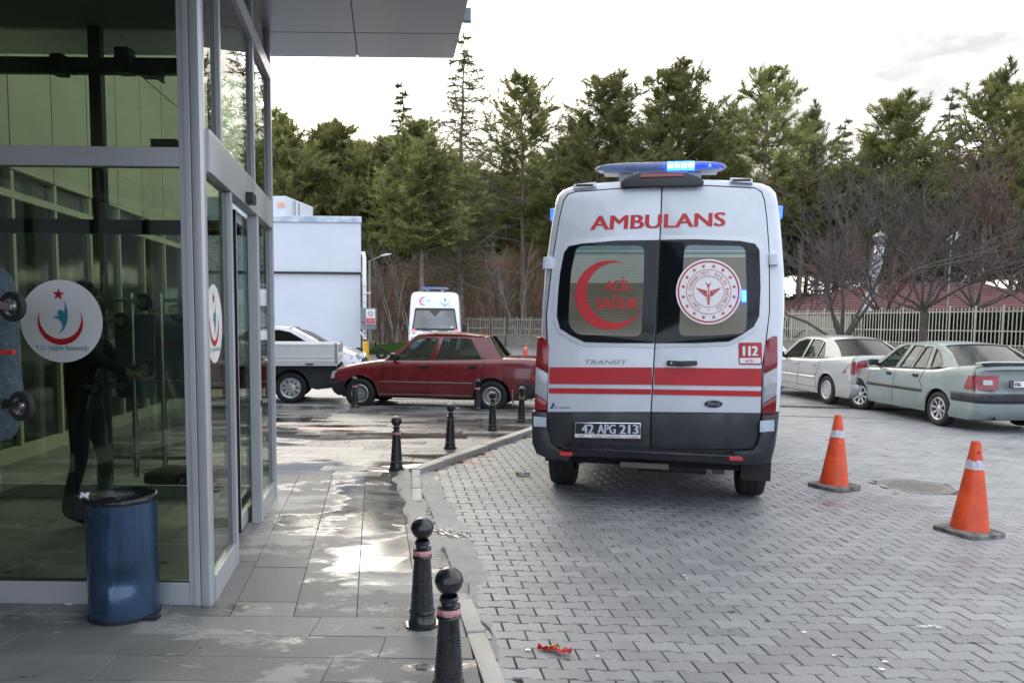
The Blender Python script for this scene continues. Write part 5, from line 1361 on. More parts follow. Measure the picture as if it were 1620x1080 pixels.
MB().tube([(-.5, .2, .24), (-.5, .02, .24)], .028, 12, cap=False).build('exhaust', M_chrome, tp)
MB().cbox((-.5, .035, .565), (.06, .02, .06), Matrix.Rotation(PI / 4, 3, 'Y')).build('yellow_sticker', M_orange, tp)
h = math.radians(-14.5)
tR = gp(1490, 672)
PSV = pm('silver_car_paint', (.42, .43, .43), .3, .25, coat=.8, var=.04, scale=1.5)
CO = dict(L=4.53, hw=.85, sill=.21, wr=.312, ww=.195, ro=1.03, wb=2.6, rim=.20, wheel='cap7', paint=PSV, glass=M_cglass, rglass=M_dglass, lean=.4, crown=.045, round=.2, rz=1.33,
    top=[(0, .98), (.08, 1.04), (.5, 1.05), (.9, 1.02), (1.4, .975), (2.4, .94), (3.2, .915), (3.6, .88), (4.1, .78), (4.35, .7), (4.53, .58)],
    plan=[(0, .72), (.25, .80), (.9, .85), (3.4, .85), (4.0, .81), (4.53, .62)],
    rear=[(.2, .1), (.35, .01), (.6, .0), (.75, .06), (1.05, .1)], front=[(.2, .12), (.35, .01), (.5, .0), (.7, .1), (.8, .2)],
    gh=[(.62, 1.03), (.95, 1.25), (1.25, 1.39), (1.6, 1.455), (2.05, 1.475), (2.45, 1.455), (2.8, 1.37), (3.45, .90)],
    win=[[(1.33, 1.02), (1.3, 1.06), (1.5, 1.34), (1.55, 1.36), (1.62, 1.0)], [(1.67, 1.0), (1.6, 1.37), (1.75, 1.405), (2.08, 1.41), (2.2, .97)], [(2.28, .97), (2.17, 1.4), (2.4, 1.40), (2.7, 1.34), (3.2, .935), (3.15, .93)]],
    trim=[(1.5, 2.25, .53, .575, PSV), (2.3, 3.3, .53, .575, PSV)],
    seams=[[(3.34, .3), (3.36, .7), (3.3, .88)], [(2.29, .26), (2.24, .94)], [(1.42, .28), (1.5, .55), (1.38, .78), (1.34, .96)], [(3.35, .36), (1.45, .34)]],
    handles=[(2.45, .83), (1.58, .85)], hmat=PSV, mirror=(3.1, .97),
    bump=[('rear_bumper', .2, .5, 'rear', PSV, .02, .55), ('front_bumper', .2, .5, 'front', PSV, .02, .6)],
    lamps=[('tail_lamp', [(.45, .74), (.78, .72), (.76, .95), (.5, .98)], M_lred, 'rear'), ('tail_lamp', [(.12, .72), (.45, .72), (.3, .86), (.16, .97)], M_lred, 'side'), ('headlight', [(.4, .55), (.72, .58), (.7, .72), (.42, .66)], M_lclr, 'front')])
co = car('silver rounded saloon with tinted rear glass parked ahead of the pale green one', CO, 'cars parked outside the hospital')
an = MB(); an.bar((0, 1.35, 1.49), (0, 1.05, 1.66), .006, .006); an.cbox((0, 1.35, 1.5), (.03, .06, .02)); an.build('aerial', M_black, co)
place(co, 1311, 639, math.radians(-7), (-.79, .97))
co2 = copy_tree(co); co2['label'] = 'bluish white saloon just showing past the right side of the big ambulance'; place(co2, 1203, 600, math.radians(9), (0, .0), Y=21.0)
PWH = pm('white_car_paint', (.68, .71, .75), .25, coat=.9, var=.03)
for o in co2.children:
    if o.type == 'MESH' and o.data.materials and o.data.materials[0] == PSV:
        o.data = o.data.copy(); o.data.materials[0] = PWH
EL = dict(L=4.57, hw=.9, sill=.2, wr=.325, ww=.2, ro=1.02, wb=2.7, rim=.225, wheel='ten', paint=PWH, glass=M_dglass, lean=.42, crown=.05, round=.28, rz=1.33,
    top=[(0, .98), (.1, 1.03), (.5, 1.03), (1.2, .96), (2.4, .92), (3.1, .93), (3.5, .92), (4.1, .82), (4.4, .7), (4.57, .55)],
    plan=[(0, .72), (.3, .85), (1.0, .9), (3.6, .9), (4.1, .84), (4.57, .60)],
    rear=[(.2, .1), (.35, .01), (1.05, .1)], front=[(.2, .1), (.35, .0), (.55, .02), (.75, .1)],
    gh=[(.45, 1.02), (.9, 1.25), (1.35, 1.4), (1.75, 1.44), (2.2, 1.445), (2.55, 1.41), (2.9, 1.30), (3.55, .92)],
    win=[[(1.0, 1.02), (1.4, 1.31), (1.8, 1.36), (1.85, .96)], [(1.9, .96), (1.87, 1.365), (2.3, 1.37), (2.6, 1.31), (3.25, .95)]],
    trim=[], seams=[[(3.3, .3), (3.3, .9)], [(2.2, .26), (2.15, .92)]], handles=[(2.4, .82), (1.4, .84)], hmat=PWH, mirror=(3.0, .96),
    bump=[('front_bumper', .2, .42, 'front', PWH, .01, .6)],
    lamps=[('headlight', [(3.95, .62), (4.3, .58), (4.33, .66), (4.1, .76), (3.9, .78)], M_lclr, 'side'), ('headlight', [(.42, .58), (.66, .58), (.66, .72), (.45, .66)], M_lclr, 'front'), ('fog_lamp_slot', [(4.28, .32), (4.36, .34), (4.36, .5), (4.33, .48)], M_black, 'side'), ('grille_bar', [(.0, .35), (.4, .35), (.45, .6), (.0, .6)], M_black, 'front')])
el = car('white modern saloon parked behind the pickup bed, nose toward the yellow post', EL, 'cars parked outside the hospital')
place(el, 523, 601, math.radians(90 - 2), (.8, 1.02 + 2.7))
place(tp, 1490, 673, math.radians(-5), (-.72, .98))

# pickup truck with drop-side bed
pk = thing('pickup_truck', 'white drop-side pickup, only its bed and one rear wheel showing past the porch', 'pickup', group='cars parked outside the hospital')
M_pkb = pm('dark_grey_cladding', (.025, .028, .036), .5)
ysk = [0]; Rk = .36
PKW = .95
def pk_side():
    pts = [(.0, .74), (.0, .38), (.12, .30), (.38, .27)]
    pts += [(.88 - Rk * math.cos(a), .31 + Rk * math.sin(a)) for a in [PI * k / 12 for k in range(0, 13)]]
    return pts + [(3.3, .27), (3.3, .74)]
for s in (-1, 1): MB().prism(pk_side(), lambda y, z, t: (s * (.80 - t), y, z), 0, .1).build('side_skirt', M_pkb, pk, smooth=30)
MB().box(-.7, .7, .05, 4.4, .32, .72).build('chassis', M_dark, pk)
MB().box(-.78, .78, -.1, .06, .3, .48).build('rear_bumper', M_bump, pk, bevel=.02)
MB().box(-PKW, PKW, -.02, 2.1, .745, .80).build('bed_floor', M_white, pk, bevel=.004)
for s in (-1, 1):
    b = MB(); b.box(s * PKW - .015, s * PKW + .015, -.02, 2.1, .803, 1.17); ds = b.build('drop_side', M_white, pk, bevel=.003)
    for z0, z1 in ((.83, .85), (.9, .925), (1.13, 1.17)): MB().box(s * (PKW + .016) - .006, s * (PKW + .016) + .006, .03, 2.06, z0, z1).build('rib', M_white, ds, bevel=.002)
    for y in (-.0, 2.08): MB().box(s * PKW - .02, s * PKW + .025, y - .02, y + .02, .80, 1.19).build('corner_post', M_grey, ds)
    for y in (.5, 1.5): MB().box(s * (PKW + .02) - .012, s * (PKW + .02) + .012, y - .07, y + .07, .775, .80).build('latch', M_black, ds)
MB().box(-PKW, PKW, -.05, -.02, .803, 1.17).build('tailgate', M_white, pk, bevel=.003)
cab = MB(); cab.prism([(2.15, .32), (2.15, 1.75), (2.3, 1.85), (3.0, 1.85), (3.35, 1.78), (4.0, 1.15), (4.7, .98), (4.85, .7), (4.85, .3)], lambda y, z, t: (t * (1 - .08 * max(0, z - 1.0)), y, z), -.84, .84)
cab.build('cab', M_white, pk, bevel=.05, smooth=40)
for s in (-1, 1):
    MB().prism([(2.6, 1.15), (2.6, 1.7), (3.25, 1.7), (3.75, 1.15)], lambda y, z, t: (s * (.842 * (1 - .08 * max(0, z - 1.0)) + t), y, z), 0, .006).build('side_window', M_winblk, pk)
MB().prism([(3.42, 1.74), (3.97, 1.2), (3.98, 1.22), (3.44, 1.76)], lambda y, z, t: (t, y + .01, z), -.7, .7).build('windscreen', M_winblk, pk)
for s in (-1, 1):
    wheel(pk, s * .72, .88, .305, .18, 'cap5', .20); wheel(pk, s * .72, 3.95, .305, .18, 'cap5', .20)
    MB().cbox((s * .6, -.07, .62), (.2, .05, .12)).build('tail_lamp', M_lred, pk)
place(pk, 460, 638, math.radians(-100), (-.80, .88), z=0)
# ------------------------------------------------------------------ far buildings, fence, lamp
wb_ = thing('white_building', 'white rendered block with a black pipe across its wall behind the pickup', 'building', (-16, 40, 0))
def wbp(nm, mb, mt, **k): q = mb.build(nm, mt, wb_, **k); q.matrix_parent_inverse = Matrix.Translation((16, -40, 0)); return q
xR = at(571.5, 450, 35).x; zT = at(500, 342, 35).z
wq = [(-26, 35), (xR, 35), (xR * 44 / 35 - .3, 44), (-26, 44)]
wbp('wall', MB().prism(wq, lambda x, y, z: (x, y, z), -.1, zT - .02), M_bwall)
M_flash = pm('peeling_metal_flashing', (.62, .66, .72), .4, .2, c2=(.3, .38, .48), scale=2.2)
wbp('parapet_flashing', MB().prism([(-26.05, 34.93), (xR + .05, 34.93), (xR * 44 / 35 - .25, 44.1), (-26.05, 44.1)], lambda x, y, z: (x, y, z), zT - .28, zT), M_flash, bevel=.02)
zp = at(500, 431.5, 34.9).z
wbp('black_pipe', MB().tube([(-25, 34.9, zp), (xR + .02, 34.9, zp)], .055, 10), M_black, smooth=60)
dp = MB(); dz = at(575, 405, 34.9).z; dx = at(576.5, 500, 34.8).x
dp.tube([(xR - .15, 35.3, dz + .15), (dx - .05, 34.95, dz + .12), (dx, 34.85, dz - .1), (dx, 34.85, .3)], .09, 12); wbp('downpipe', dp, M_white, smooth=50)
wbp('pipe_bracket', MB().box(dx, dx + .3, 34.8, 34.86, 2.9, 2.97), M_white)
ld = MB(); x0 = at(571.5, 500, 34.6).x
wbp('ladder_rail', MB().box(x0 - .02, x0 + .03, 34.55, 34.6, .2, 3.7), M_black); 
for z in [.4 + .35 * k for k in range(9)]: wbp('ladder_rung', MB().box(x0 + .03, x0 + .22, 34.56, 34.59, z, z + .03), M_grey)
bxp = at(582, 498, 34.2)
wbp('cable_box', MB().box(at(570, 500, 34.2).x, at(594, 500, 34.2).x, 34.2, 34.45, at(580, 521, 34.2).z, at(580, 489, 34.2).z), M_grey, bevel=.02)
cr_ = MB(); cr_.box(at(570, 500, 34.1).x, at(594, 500, 34.1).x, 34.1, 34.5, at(580, 509, 34.1).z, at(580, 487, 34.1).z)
wbp('meter_cabinet', cr_, pm('grey_cabinet', (.22, .235, .25), .5, .2), bevel=.01)
sgn = thing('warning_sign', 'small white and red warning sign on the grey box at the white building corner', 'sign', tuple(at(586.5, 501, 34.0)))
def sg(nm, x0, x1, y0, y1, mt, o):
    a, b = at(x0, y1, 34.0), at(x1, y0, 34.0); c = at(586.5, 501, 34.0)
    MB().box(a.x - c.x, b.x - c.x, -o - .006, -o, a.z - c.z, b.z - c.z).build(nm, mt, sgn)
sg('board', 579, 593.5, 489, 513, M_dec, 0); sg('red_field', 579.8, 592.7, 503, 512.2, M_redt, .008)
c = at(586.5, 501, 34.0); cc_ = at(586.3, 496, 34.0) - c
MB().lathe([(.09, 0), (.12, 0)], 20, axis='y', c=(cc_.x, -.012, cc_.z)).build('prohibition_ring', pm('sign_grey', (.15, .13, .2), .5), sgn)
MB().cbox((cc_.x, -.013, cc_.z), (.14, .004, .03), Matrix.Rotation(.7, 3, 'Y')).build('prohibition_bar', M_redt, sgn)
mb = MB()
for k in range(3): text_quad(('GİRİLMEZ', 'YASAK', 'DİKKAT')[k], [(-.14, -.18 - k * .075), (.14, -.18 - k * .075), (.14, -.135 - k * .075), (-.14, -.135 - k * .075)], lambda a, b: (a, -.016, b + .05), .0, mb=mb)
mb.build('lettering', M_dec, sgn)
sh = thing('rooftop_unit', 'small white boxy unit with orange letters on the white building roof', 'roof unit', (at(440, 330, 39).x, 39, zT))
c_ = Matrix.Rotation(-.12, 3, 'Z'); MB().cbox((-1.4, 1.8, .78), (4.2, 3.6, 1.45), c_).build('housing', M_bwall, sh, bevel=.03)
for k in range(4): MB().cbox((.68 + k * .0, .6 + k * .75, .75), (.04, .06, 1.3), c_).build('side_rib', M_grey, sh)
mb = MB(); text_quad('ER', [(.05, .98), (.46, .98), (.46, 1.22), (.05, 1.22)], lambda a, b: (a, -.28 - a * .12, b - .05), .0, mb=mb, bold=.05); mb.build('lettering', M_orange, sh)
MB().box(-.25, .0, -.1, -.09, .0, .0)
yp = at(579, 565, 31.5)
bo = tag(MB().lathe([(.0, 0), (.13, 0), (.13, .78), (.11, .8), (0, .8)], 20).build('yellow_post', pm('yellow_paint', (.75, .42, .03), .45), loc=(yp.x, 31.5, 0), smooth=40), 'yellow round post at the corner of the white building', 'post')
mc = thing('covered_scooter', 'dark scooter with white windshield parked by the yellow post', 'scooter', (yp.x - .2, 32.6, 0))
MB().grid(lambda u, v: (-.1 + .5 * u, .25 * math.cos(PI * v), .55 + .35 * math.sin(PI * v) * (1 - .3 * u)), 8, 9).build('body', M_black, mc, smooth=60)
MB().grid(lambda u, v: (-.25 + .25 * u, .2 * (2 * v - 1), 1.2 - .35 * u), 5, 5).build('windshield', M_dec, mc)
for x in (-.35, .65): MB().lathe([(.12, -.05), (.25, -.05), (.26, 0), (.25, .05), (.12, .05)], 20, axis='y', c=(x, 0, .26)).build('wheel', M_rubber, mc, smooth=40)
lm = thing('street_lamp', 'single-arm street lamp beside the white building corner', 'street lamp', (at(585, 500, 44).x, 44, 0))
lx, tpz = 0, at(583, 413, 44).z
MB().tube([(0, 0, 0), (0, 0, tpz)], [.08, .05], 10).build('pole', M_grey, lm, smooth=50)
ax_ = at(604, 404, 44).x - at(585, 500, 44).x; az = at(604, 405, 44).z
MB().tube([(-.15, 0, tpz - .1), (0, 0, tpz), (ax_, 0, az)], .035, 8).build('arm', M_grey, lm, smooth=50)
MB().grid(lambda u, v: (ax_ - .1 + .65 * u, .12 * math.cos(2 * PI * v) * math.sin(PI * (.1 + .8 * u)), az + .12 * u + .07 * math.sin(2 * PI * v) * math.sin(PI * (.1 + .8 * u))), 10, 13).build('lamp_head', M_white, lm, smooth=60)

# fence
def fence(P0, P1, zw, zt, label, pitch=1.12, seed=0, base=True):
    P0, P1 = Vector(P0), Vector(P1); d = (P1 - P0); L = d.length; d.normalize()
    r = thing('railing_fence', label, 'fence', tuple(P0), math.atan2(d.y, d.x))
    rn = random.Random(seed)
    if base:
        MB().box(0, L, -.1, .12, -.3, zw).build('base_wall', M_fwall, r); MB().box(0, L, -.13, .15, zw, zw + .06).build('coping', M_fwall, r)
    nP = int(L / pitch)
    for k in range(nP + 1):
        x = k * pitch; tl = rn.uniform(-.01, .03)
        pb = MB(); pb.bar((x, 0, zw), (x + tl, -.02, zt + .06), .055, .055); pb.cbox((x + tl, -.02, zt + .075), (.07, .07, .03)); pb.build('post', M_fence, r)
    for z in (zw + .12, zw + (zt - zw) * .42, zt - .16): MB().box(0, L, -.04, -.005, z, z + .045).build('rail', M_fence, r)
    pk_ = MB(); x = .05
    while x < L:
        if min(x % pitch, pitch - x % pitch) > .07:
            e = rn.uniform(-.006, .006); pk_.add([(x + a, -.06 + b, z) for z in (zw + .06, zt - .03 + e) for a, b in ((0, 0), (.032, 0), (.032, .018), (0, .018))] + [(x + .016, -.05, zt + .03 + e)],
                [(0, 1, 5, 4), (1, 2, 6, 5), (2, 3, 7, 6), (3, 0, 4, 7), (4, 5, 8), (5, 6, 8), (6, 7, 8), (7, 4, 8)])
        x += .16
    tag(pk_.build('picket', M_fence, r), kind='stuff')
    return r
FL0 = at(560, 500, 66); FL1 = at(800, 500, 57); FR0 = at(1205, 500, 41); FR1 = at(1625, 500, 27.6)
fence((FL0.x - 14, 74, -.0), (FL0.x, 66, 0), .62, 2.1, 'cream railing fence on a low wall, far stretch beyond the white building', seed=1)
fence((FL0.x, 66, 0), (FL1.x + 3, 55.5, 0), .62, 2.05, 'cream railing fence on a low concrete wall behind the distant ambulance', seed=2)
fence((FL1.x + 3.05, 55.4, -.05), (FR0.x, 41, -.1), .7, 2.2, 'cream railing fence hidden mostly behind the big ambulance', seed=3)
fr1 = fence((FR0.x + .05, 40.95, -.12), (FR1.x, 27.6, -.15), .95, 2.5, 'cream railing fence in front of the hedge and maroon roof', seed=4)
fence((FR1.x + .03, 27.55, -.15), (FR1.x + 7, 18, -.15), .95, 2.5, 'cream railing fence carrying on past the right edge of the view', seed=5)
# concrete screen and hedge behind the right fence
dF = (Vector((FR1.x, 27.6, 0)) - Vector((FR0.x, 41, 0))).normalized(); nF = Vector((-dF.y, dF.x, 0))
if nF.y < 0: nF = -nF
A0 = Vector((FR0.x, 41, 0)) + nF * .8
scr = MB(); p = [A0 - dF * 3, A0 + dF * 6.2]
scr.add([(v.x, v.y, z) for v in (p[0], p[0] + nF * .15, p[1] + nF * .15, p[1]) for z in (-.3, 2.15)], [(0, 2, 3, 1), (2, 4, 5, 3), (4, 6, 7, 5), (6, 0, 1, 7), (1, 3, 5, 7)])
tag(scr.build('screen_wall', pm('beige_panel_wall', (.42, .39, .32), .7, c2=(.34, .31, .26), scale=2)), 'plain beige wall behind the fence just right of the big ambulance', 'wall')
hd = thing('hedge', 'dark green clipped hedge right behind the cream railing fence', 'hedge', (0, 0, 0))
hp, hq = A0 + dF * 5.4, A0 + dF * 24
hL = (hq - hp).length
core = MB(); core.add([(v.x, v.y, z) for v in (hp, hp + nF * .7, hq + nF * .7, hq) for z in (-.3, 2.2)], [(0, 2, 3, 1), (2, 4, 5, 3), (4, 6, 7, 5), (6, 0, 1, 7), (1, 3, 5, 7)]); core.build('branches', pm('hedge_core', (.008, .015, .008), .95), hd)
hm = MB(); rn = random.Random(4)
for k in range(22000):
    t = rn.random() * hL; top_ = rn.random() < .2
    b = hp + dF * t + nF * (rn.uniform(-.1, .75) if top_ else -abs(rn.gauss(0, .06)))
    z = (2.2 + abs(rn.gauss(0, .09))) if top_ else rn.uniform(.7, 2.28)
    c = Vector((b.x, b.y, z + .08 * mnoise.noise(Vector((t, 0, 0))))); a = Vector((rn.gauss(0, 1), rn.gauss(0, 1), rn.gauss(0, 1))).normalized() * .045; q = a.orthogonal().normalized() * .028
    hm.add([c - a, c + q, c + a, c - q], [(0, 1, 2, 3)])
tag(hm.build('foliage', M_hedge, hd, fixn=False), kind='stuff')
# maroon-roofed building
mr_ = thing('maroon_roofed_house', 'low building with a wide maroon hipped roof beyond the hedge', 'building', (25, 48, 0))
def mrb(nm, mb, mt, **k): q = mb.build(nm, mt, mr_, **k); q.matrix_parent_inverse = Matrix.Translation((-25, -48, 0)); return q
e0, r0, r1, e1 = at(1222, 497, 44), at(1398, 446, 50), at(1560, 437, 50), at(1800, 486, 44)
ze = e0.z; 
mrb('wall', MB().box(e0.x + .6, e1.x - .6, 44.6, 57, -.3, ze + .1), M_bwall)
ro_ = MB(); NC = 14
def edge(t): return [(e0.x + (r0.x - e0.x) * t, 44 + 6.5 * t, ze + (r0.z - ze) * t), (e1.x + (r1.x - e1.x) * t, 44 + 6.5 * t, ze + (r0.z - ze) * t), (e1.x + (r1.x - e1.x) * t, 57 - 6.5 * t, ze + (r0.z - ze) * t), (e0.x + (r0.x - e0.x) * t, 57 - 6.5 * t, ze + (r0.z - ze) * t)]
for k in range(NC):          # stepped courses of roofing felt
    a, b = edge(k / NC), edge((k + 1) / NC); a = [(x, y, z + .05) for x, y, z in a]; b = [(x, y, z + .005) for x, y, z in b]
    lo = [(x, y, z - .05) for x, y, z in a]
    ro_.add(a + b + lo, [(i, (i + 1) % 4, 4 + (i + 1) % 4, 4 + i) for i in range(4)] + [(8 + i, 8 + (i + 1) % 4, (i + 1) % 4, i) for i in range(4)])
rr_ = mrb('roof', ro_, M_roof)
fl = thing('steel_flue', 'leaning shiny steel flue rising beside the maroon roof', 'flue', tuple(at(1372, 487, 42.5)))
b0 = at(1372, 487, 42.5); t0 = at(1390, 392, 42.5) - b0; t1 = at(1392, 376, 42.5) - b0
M_steel = pm('bright_steel', (.55, .57, .6), .3, .8, var=.2, scale=2, bump=.1, bscale=10)
MB().tube([(-.15, 0, -3.1), (0, 0, -.2), tuple(t0)], .33, 20).build('pipe', M_steel, fl, smooth=50)
for k in range(4): v = t0 * (.1 + k * .27); MB().tube([v - t0.normalized() * .03, v + t0.normalized() * .03], .35, 20).build('joint_band', M_steel, fl, smooth=50)
MB().tube([tuple(t0), tuple(t0 + t0.normalized() * .12), tuple(t0 + t0.normalized() * .15), tuple(t1 + Vector((0, 0, .05))), tuple(t1 + Vector((0, 0, .35)))], [.33, .33, .2, .42, .02], 20).build('cowl', M_steel, fl, smooth=40)
fd = thing('floodlight', 'pale floodlight head on a thin pole among the bare trees', 'floodlight', (at(1500, 500, 36).x, 36, 0))
fz = at(1500, 376, 36).z
MB().tube([(0, .1, -.2), (0, .1, fz)], .035, 8).build('pole', M_grey, fd)
MB().cbox((.05, 0, fz), (.62, .12, .26), Matrix.Rotation(-.7, 3, 'Y')).build('lamp_head', M_white, fd, bevel=.03)
# street furniture and grass by the wall
gr = MB(); rn = random.Random(8)
for k in range(9000):
    x, y = rn.uniform(-9, -3.2), rn.uniform(38, 56); hgt = rn.uniform(.06, .2); a = rn.uniform(0, PI)
    dx, dy = .05 * math.cos(a), .05 * math.sin(a); gr.add([(x - dx, y - dy, 0), (x + dx, y + dy, 0), (x + rn.gauss(0, .05), y + rn.gauss(0, .05), hgt)], [(0, 1, 2)])
tag(gr.build('grass', M_grass, fixn=False), 'rough green grass verge below the boundary wall', 'grass', kind='stuff')
ver = MB(); ver.add([(x, y, .006) for x, y in ((-9.3, 37.6), (-2.9, 37.6), (-2.9, 56.5), (-9.3, 56.5))], [(0, 1, 2, 3)]); tag(ver.build('verge', M_ground), kind='structure')

# ------------------------------------------------------------------ trees
def tube_raw(mb, a, b, r0, r1, n=5):
    d = (b - a).normalized(); u = d.orthogonal().normalized(); w_ = d.cross(u)
    vs = []
    for p, r in ((a, r0), (b, r1)):
        for k in range(n): q = 2 * PI * k / n; vs.append(p + (u * math.cos(q) + w_ * math.sin(q)) * r)
    mb.add(vs, [(k, (k + 1) % n, n + (k + 1) % n, n + k) for k in range(n)])
def tuft(mb, c, d, rn, s, n=12):
    n = int(n * 1.25)
    d = d.normalized()
    for k in range(n):
        v = (d * rn.uniform(.2, 1.2) + Vector((rn.gauss(0, .75), rn.gauss(0, .75), rn.gauss(.15, .6)))).normalized()
        l = s * rn.uniform(.6, 1.15); w_ = v.orthogonal().normalized() * (s * .085)
        b = c + d * rn.uniform(-.12, .12)
        mb.add([b - w_, b + w_, b + v * l], [(0, 1, 2)])
def pine_mesh(seed, H, z0, Rw, nb, kind='pine', tufts=1.0):
    rn = random.Random(seed); tr = MB(); lf = MB()
    pts = []; x = y = 0
    for k in range(13):
        pts.append(Vector((x, y, H * k / 12))); x += rn.gauss(0, .06); y += rn.gauss(0, .06)
    rad = [max(.02, .015 * H * (1 - k / 12.5)) for k in range(13)]
    tr.tube(pts, rad, 8)
    def tp_(z): f = min(11.99, max(0, z / H * 12)); i = int(f); return pts[i].lerp(pts[i + 1], f - i)
    for i in range(nb):
        t = 1 - (1 - (i + rn.random()) / nb) ** .72; z = z0 + (H * .985 - z0) * t; az = i * 2.4 + rn.gauss(0, .4)
        if kind == 'pine':
            ln = Rw * (1.0 - t ** 1.8 * .82) * rn.uniform(.55, 1.25) * (.65 + .35 * min(1, t * 4)); el = .02 + t * .75 + rn.gauss(0, .14)
        else:
            ln = Rw * (1 - t) ** .8 * rn.uniform(.5, 1.3) + .15; el = rn.gauss(.18, .14)
        if ln < .25: ln = .25
        d = Vector((math.cos(az) * math.cos(el), math.sin(az) * math.cos(el), math.sin(el)))
        a = tp_(z); segs = 5; prev = a; r_ = .012 * H * .2 * (ln / Rw) + .012
        for s in range(segs):
            d = (d + Vector((rn.gauss(0, .08), rn.gauss(0, .08), (.07 if kind == 'pine' else -.05)))).normalized()
            nx = prev + d * ln / segs
            tube_raw(tr, prev, nx, r_ * (1 - s / segs) + .006, r_ * (1 - (s + 1) / segs) + .005, 4)
            if s >= (1 if kind == 'pine' else 0):
                ns = max(1, int((4 if kind == 'pine' else 3) * tufts))
                for j in range(ns):
                    sd_ = (d * rn.uniform(.3, 1) + Vector((rn.gauss(0, .8), rn.gauss(0, .8), rn.gauss(.2 if kind == 'pine' else 0, .35)))).normalized()
                    l2 = ln * rn.uniform(.14, .4) + .12; b = prev.lerp(nx, rn.random()); e = b + sd_ * l2
                    tube_raw(tr, b, e, .012, .006, 3)
                    if kind == 'pine':
                        for q in (.45, .8, 1.05): tuft(lf, b.lerp(e, q), sd_ + Vector((0, 0, .5)), rn, .3, 11)
                    else:
                        for q in (.25, .5, .75, 1): tuft(lf, b.lerp(e, q), sd_, rn, .16, 8)
            prev = nx
        tuft(lf, prev, d, rn, .3 if kind == 'pine' else .18, 12)
    return tr, lf
def tree_thing(name, label, trm, lfm, loc, rz, s, group=None, sz=None):
    r = thing(name, label, 'tree', loc, rz, group); r.scale = (s, s, sz or s)
    link('trunk', trm, r)
    if lfm: tag(link('crown', lfm, r), kind='stuff')
    return r
pv = []
for k, (H_, z0, Rw, nb, kd, mt, tf) in enumerate([(13, 5.2, 3.2, 70, 'pine', M_pine, 1.3), (14, 5.6, 3.6, 70, 'pine', M_pine, 1.3), (15, 7, 3.4, 48, 'pine', M_pine, 1.2), (12, 5.1, 3.1, 74, 'pine', M_pineb, 1.5),
                                               (20, 3.5, 4.2, 120, 'cedar', M_cedar, 1.2), (17, 4, 2.6, 90, 'cedar', M_cedar, 1.0), (16, 10.5, 2.6, 30, 'pine', M_pine, 1.1)]):
    tr, lf = pine_mesh(20 + k, H_, z0, Rw, nb, kd, tf)
    pv.append((tr.mesh('trunk', M_bark, smooth=60, fixn=False), lf.mesh('crown', mt, fixn=False), H_))
rn = random.Random(77)
def top_tree(px, py, D, v, label, group='evergreen trees behind the fence', wd=1.0):
    p = at(px, py, D); trm, lfm, H_ = pv[v]; s = p.z / H_
    return tree_thing({4: 'cedar_tree', 5: 'cedar_tree'}.get(v, 'pine_tree'), label, trm, lfm, (p.x, D, 0), rn.uniform(0, 6.28), s * wd, group, sz=s)
for a in [(446, 192, 58, 0, 'pine tree nearest the glass porch edge, above the rooftop unit'), (524, 203, 60, 3, 'light green pine tree rising over the middle of the white building'),
          (556, 232, 62, 0, 'pine tree just right of the light green one over the white building'), (604, 228, 60, 1, 'dense pine tree left of the small thin cedar'),
          (664, 200, 50, 3, 'bright olive pine tree with low crown left of the tall cedar'), (642, 130, 66, 5, 'thin pointed cedar top showing above the pines'),
          (731, 50, 54, 4, 'tallest dark cedar with a bare spiky tip beside the canopy'), (836, 121, 58, 2, 'open round-topped pine tree right of the tall cedar'),
          (905, 205, 56, 0, 'pine tree between the round-topped one and the broad one'), (968, 133, 52, 1, 'broad dense pine tree above the left half of the light bar'),
          (1078, 117, 54, 1, 'tall many-tipped pine tree above the right half of the light bar'), (1160, 150, 64, 5, 'dark flat-branched cedar between two pines behind the light bar'),
          (1140, 200, 58, 0, 'lower pine tree in front of the flat-branched cedar'), (1212, 111, 50, 6, 'slim pine tree with bare stem right of the light bar'), (1275, 178, 62, 2, 'pine tree with long sideways branches right of the slim one'),
          (1332, 188, 68, 5, 'pointed cedar seen between the bare trees'), (1428, 163, 58, 1, 'pine tree above the second bare tree'), (1500, 140, 66, 5, 'sparse cedar left of the tallest right-hand pine'),
          (1572, 117, 54, 2, 'tall open pine tree near the right edge'), (1650, 130, 56, 1, 'pine tree cut by the right edge of the view')]:
    top_tree(*a)
k = 0
for D, y0, st in ((66, 255, 58), (78, 272, 52), (94, 285, 50)):
    x = 395 + rn.uniform(0, 30)
    while x < 1760:
        if not (D < 70 and x < 470): top_tree(x, y0 + rn.uniform(-32, 38), D + rn.uniform(-4, 4), rn.choice([0, 1, 1, 2, 3]), 'dark pine tree in the packed rows deeper in the wood', 'pines filling the wood behind', 1.15)
        x += st * rn.uniform(.75, 1.25)
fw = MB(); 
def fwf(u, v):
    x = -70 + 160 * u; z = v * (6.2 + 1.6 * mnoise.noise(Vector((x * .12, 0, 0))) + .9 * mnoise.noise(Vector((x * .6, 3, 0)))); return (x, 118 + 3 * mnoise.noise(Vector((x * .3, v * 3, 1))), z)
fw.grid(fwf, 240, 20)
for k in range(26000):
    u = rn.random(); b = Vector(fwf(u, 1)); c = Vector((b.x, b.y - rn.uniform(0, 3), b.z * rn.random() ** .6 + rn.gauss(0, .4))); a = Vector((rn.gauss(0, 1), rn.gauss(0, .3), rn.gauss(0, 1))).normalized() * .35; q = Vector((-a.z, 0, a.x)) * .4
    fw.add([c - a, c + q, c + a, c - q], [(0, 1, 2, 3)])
tag(fw.build('far_undergrowth', leaf_mat('wood_shade', (.02, .026, .014), (.05, .055, .03)), fixn=False), 'dark mass of undergrowth deep in the pine wood', 'undergrowth', kind='stuff')
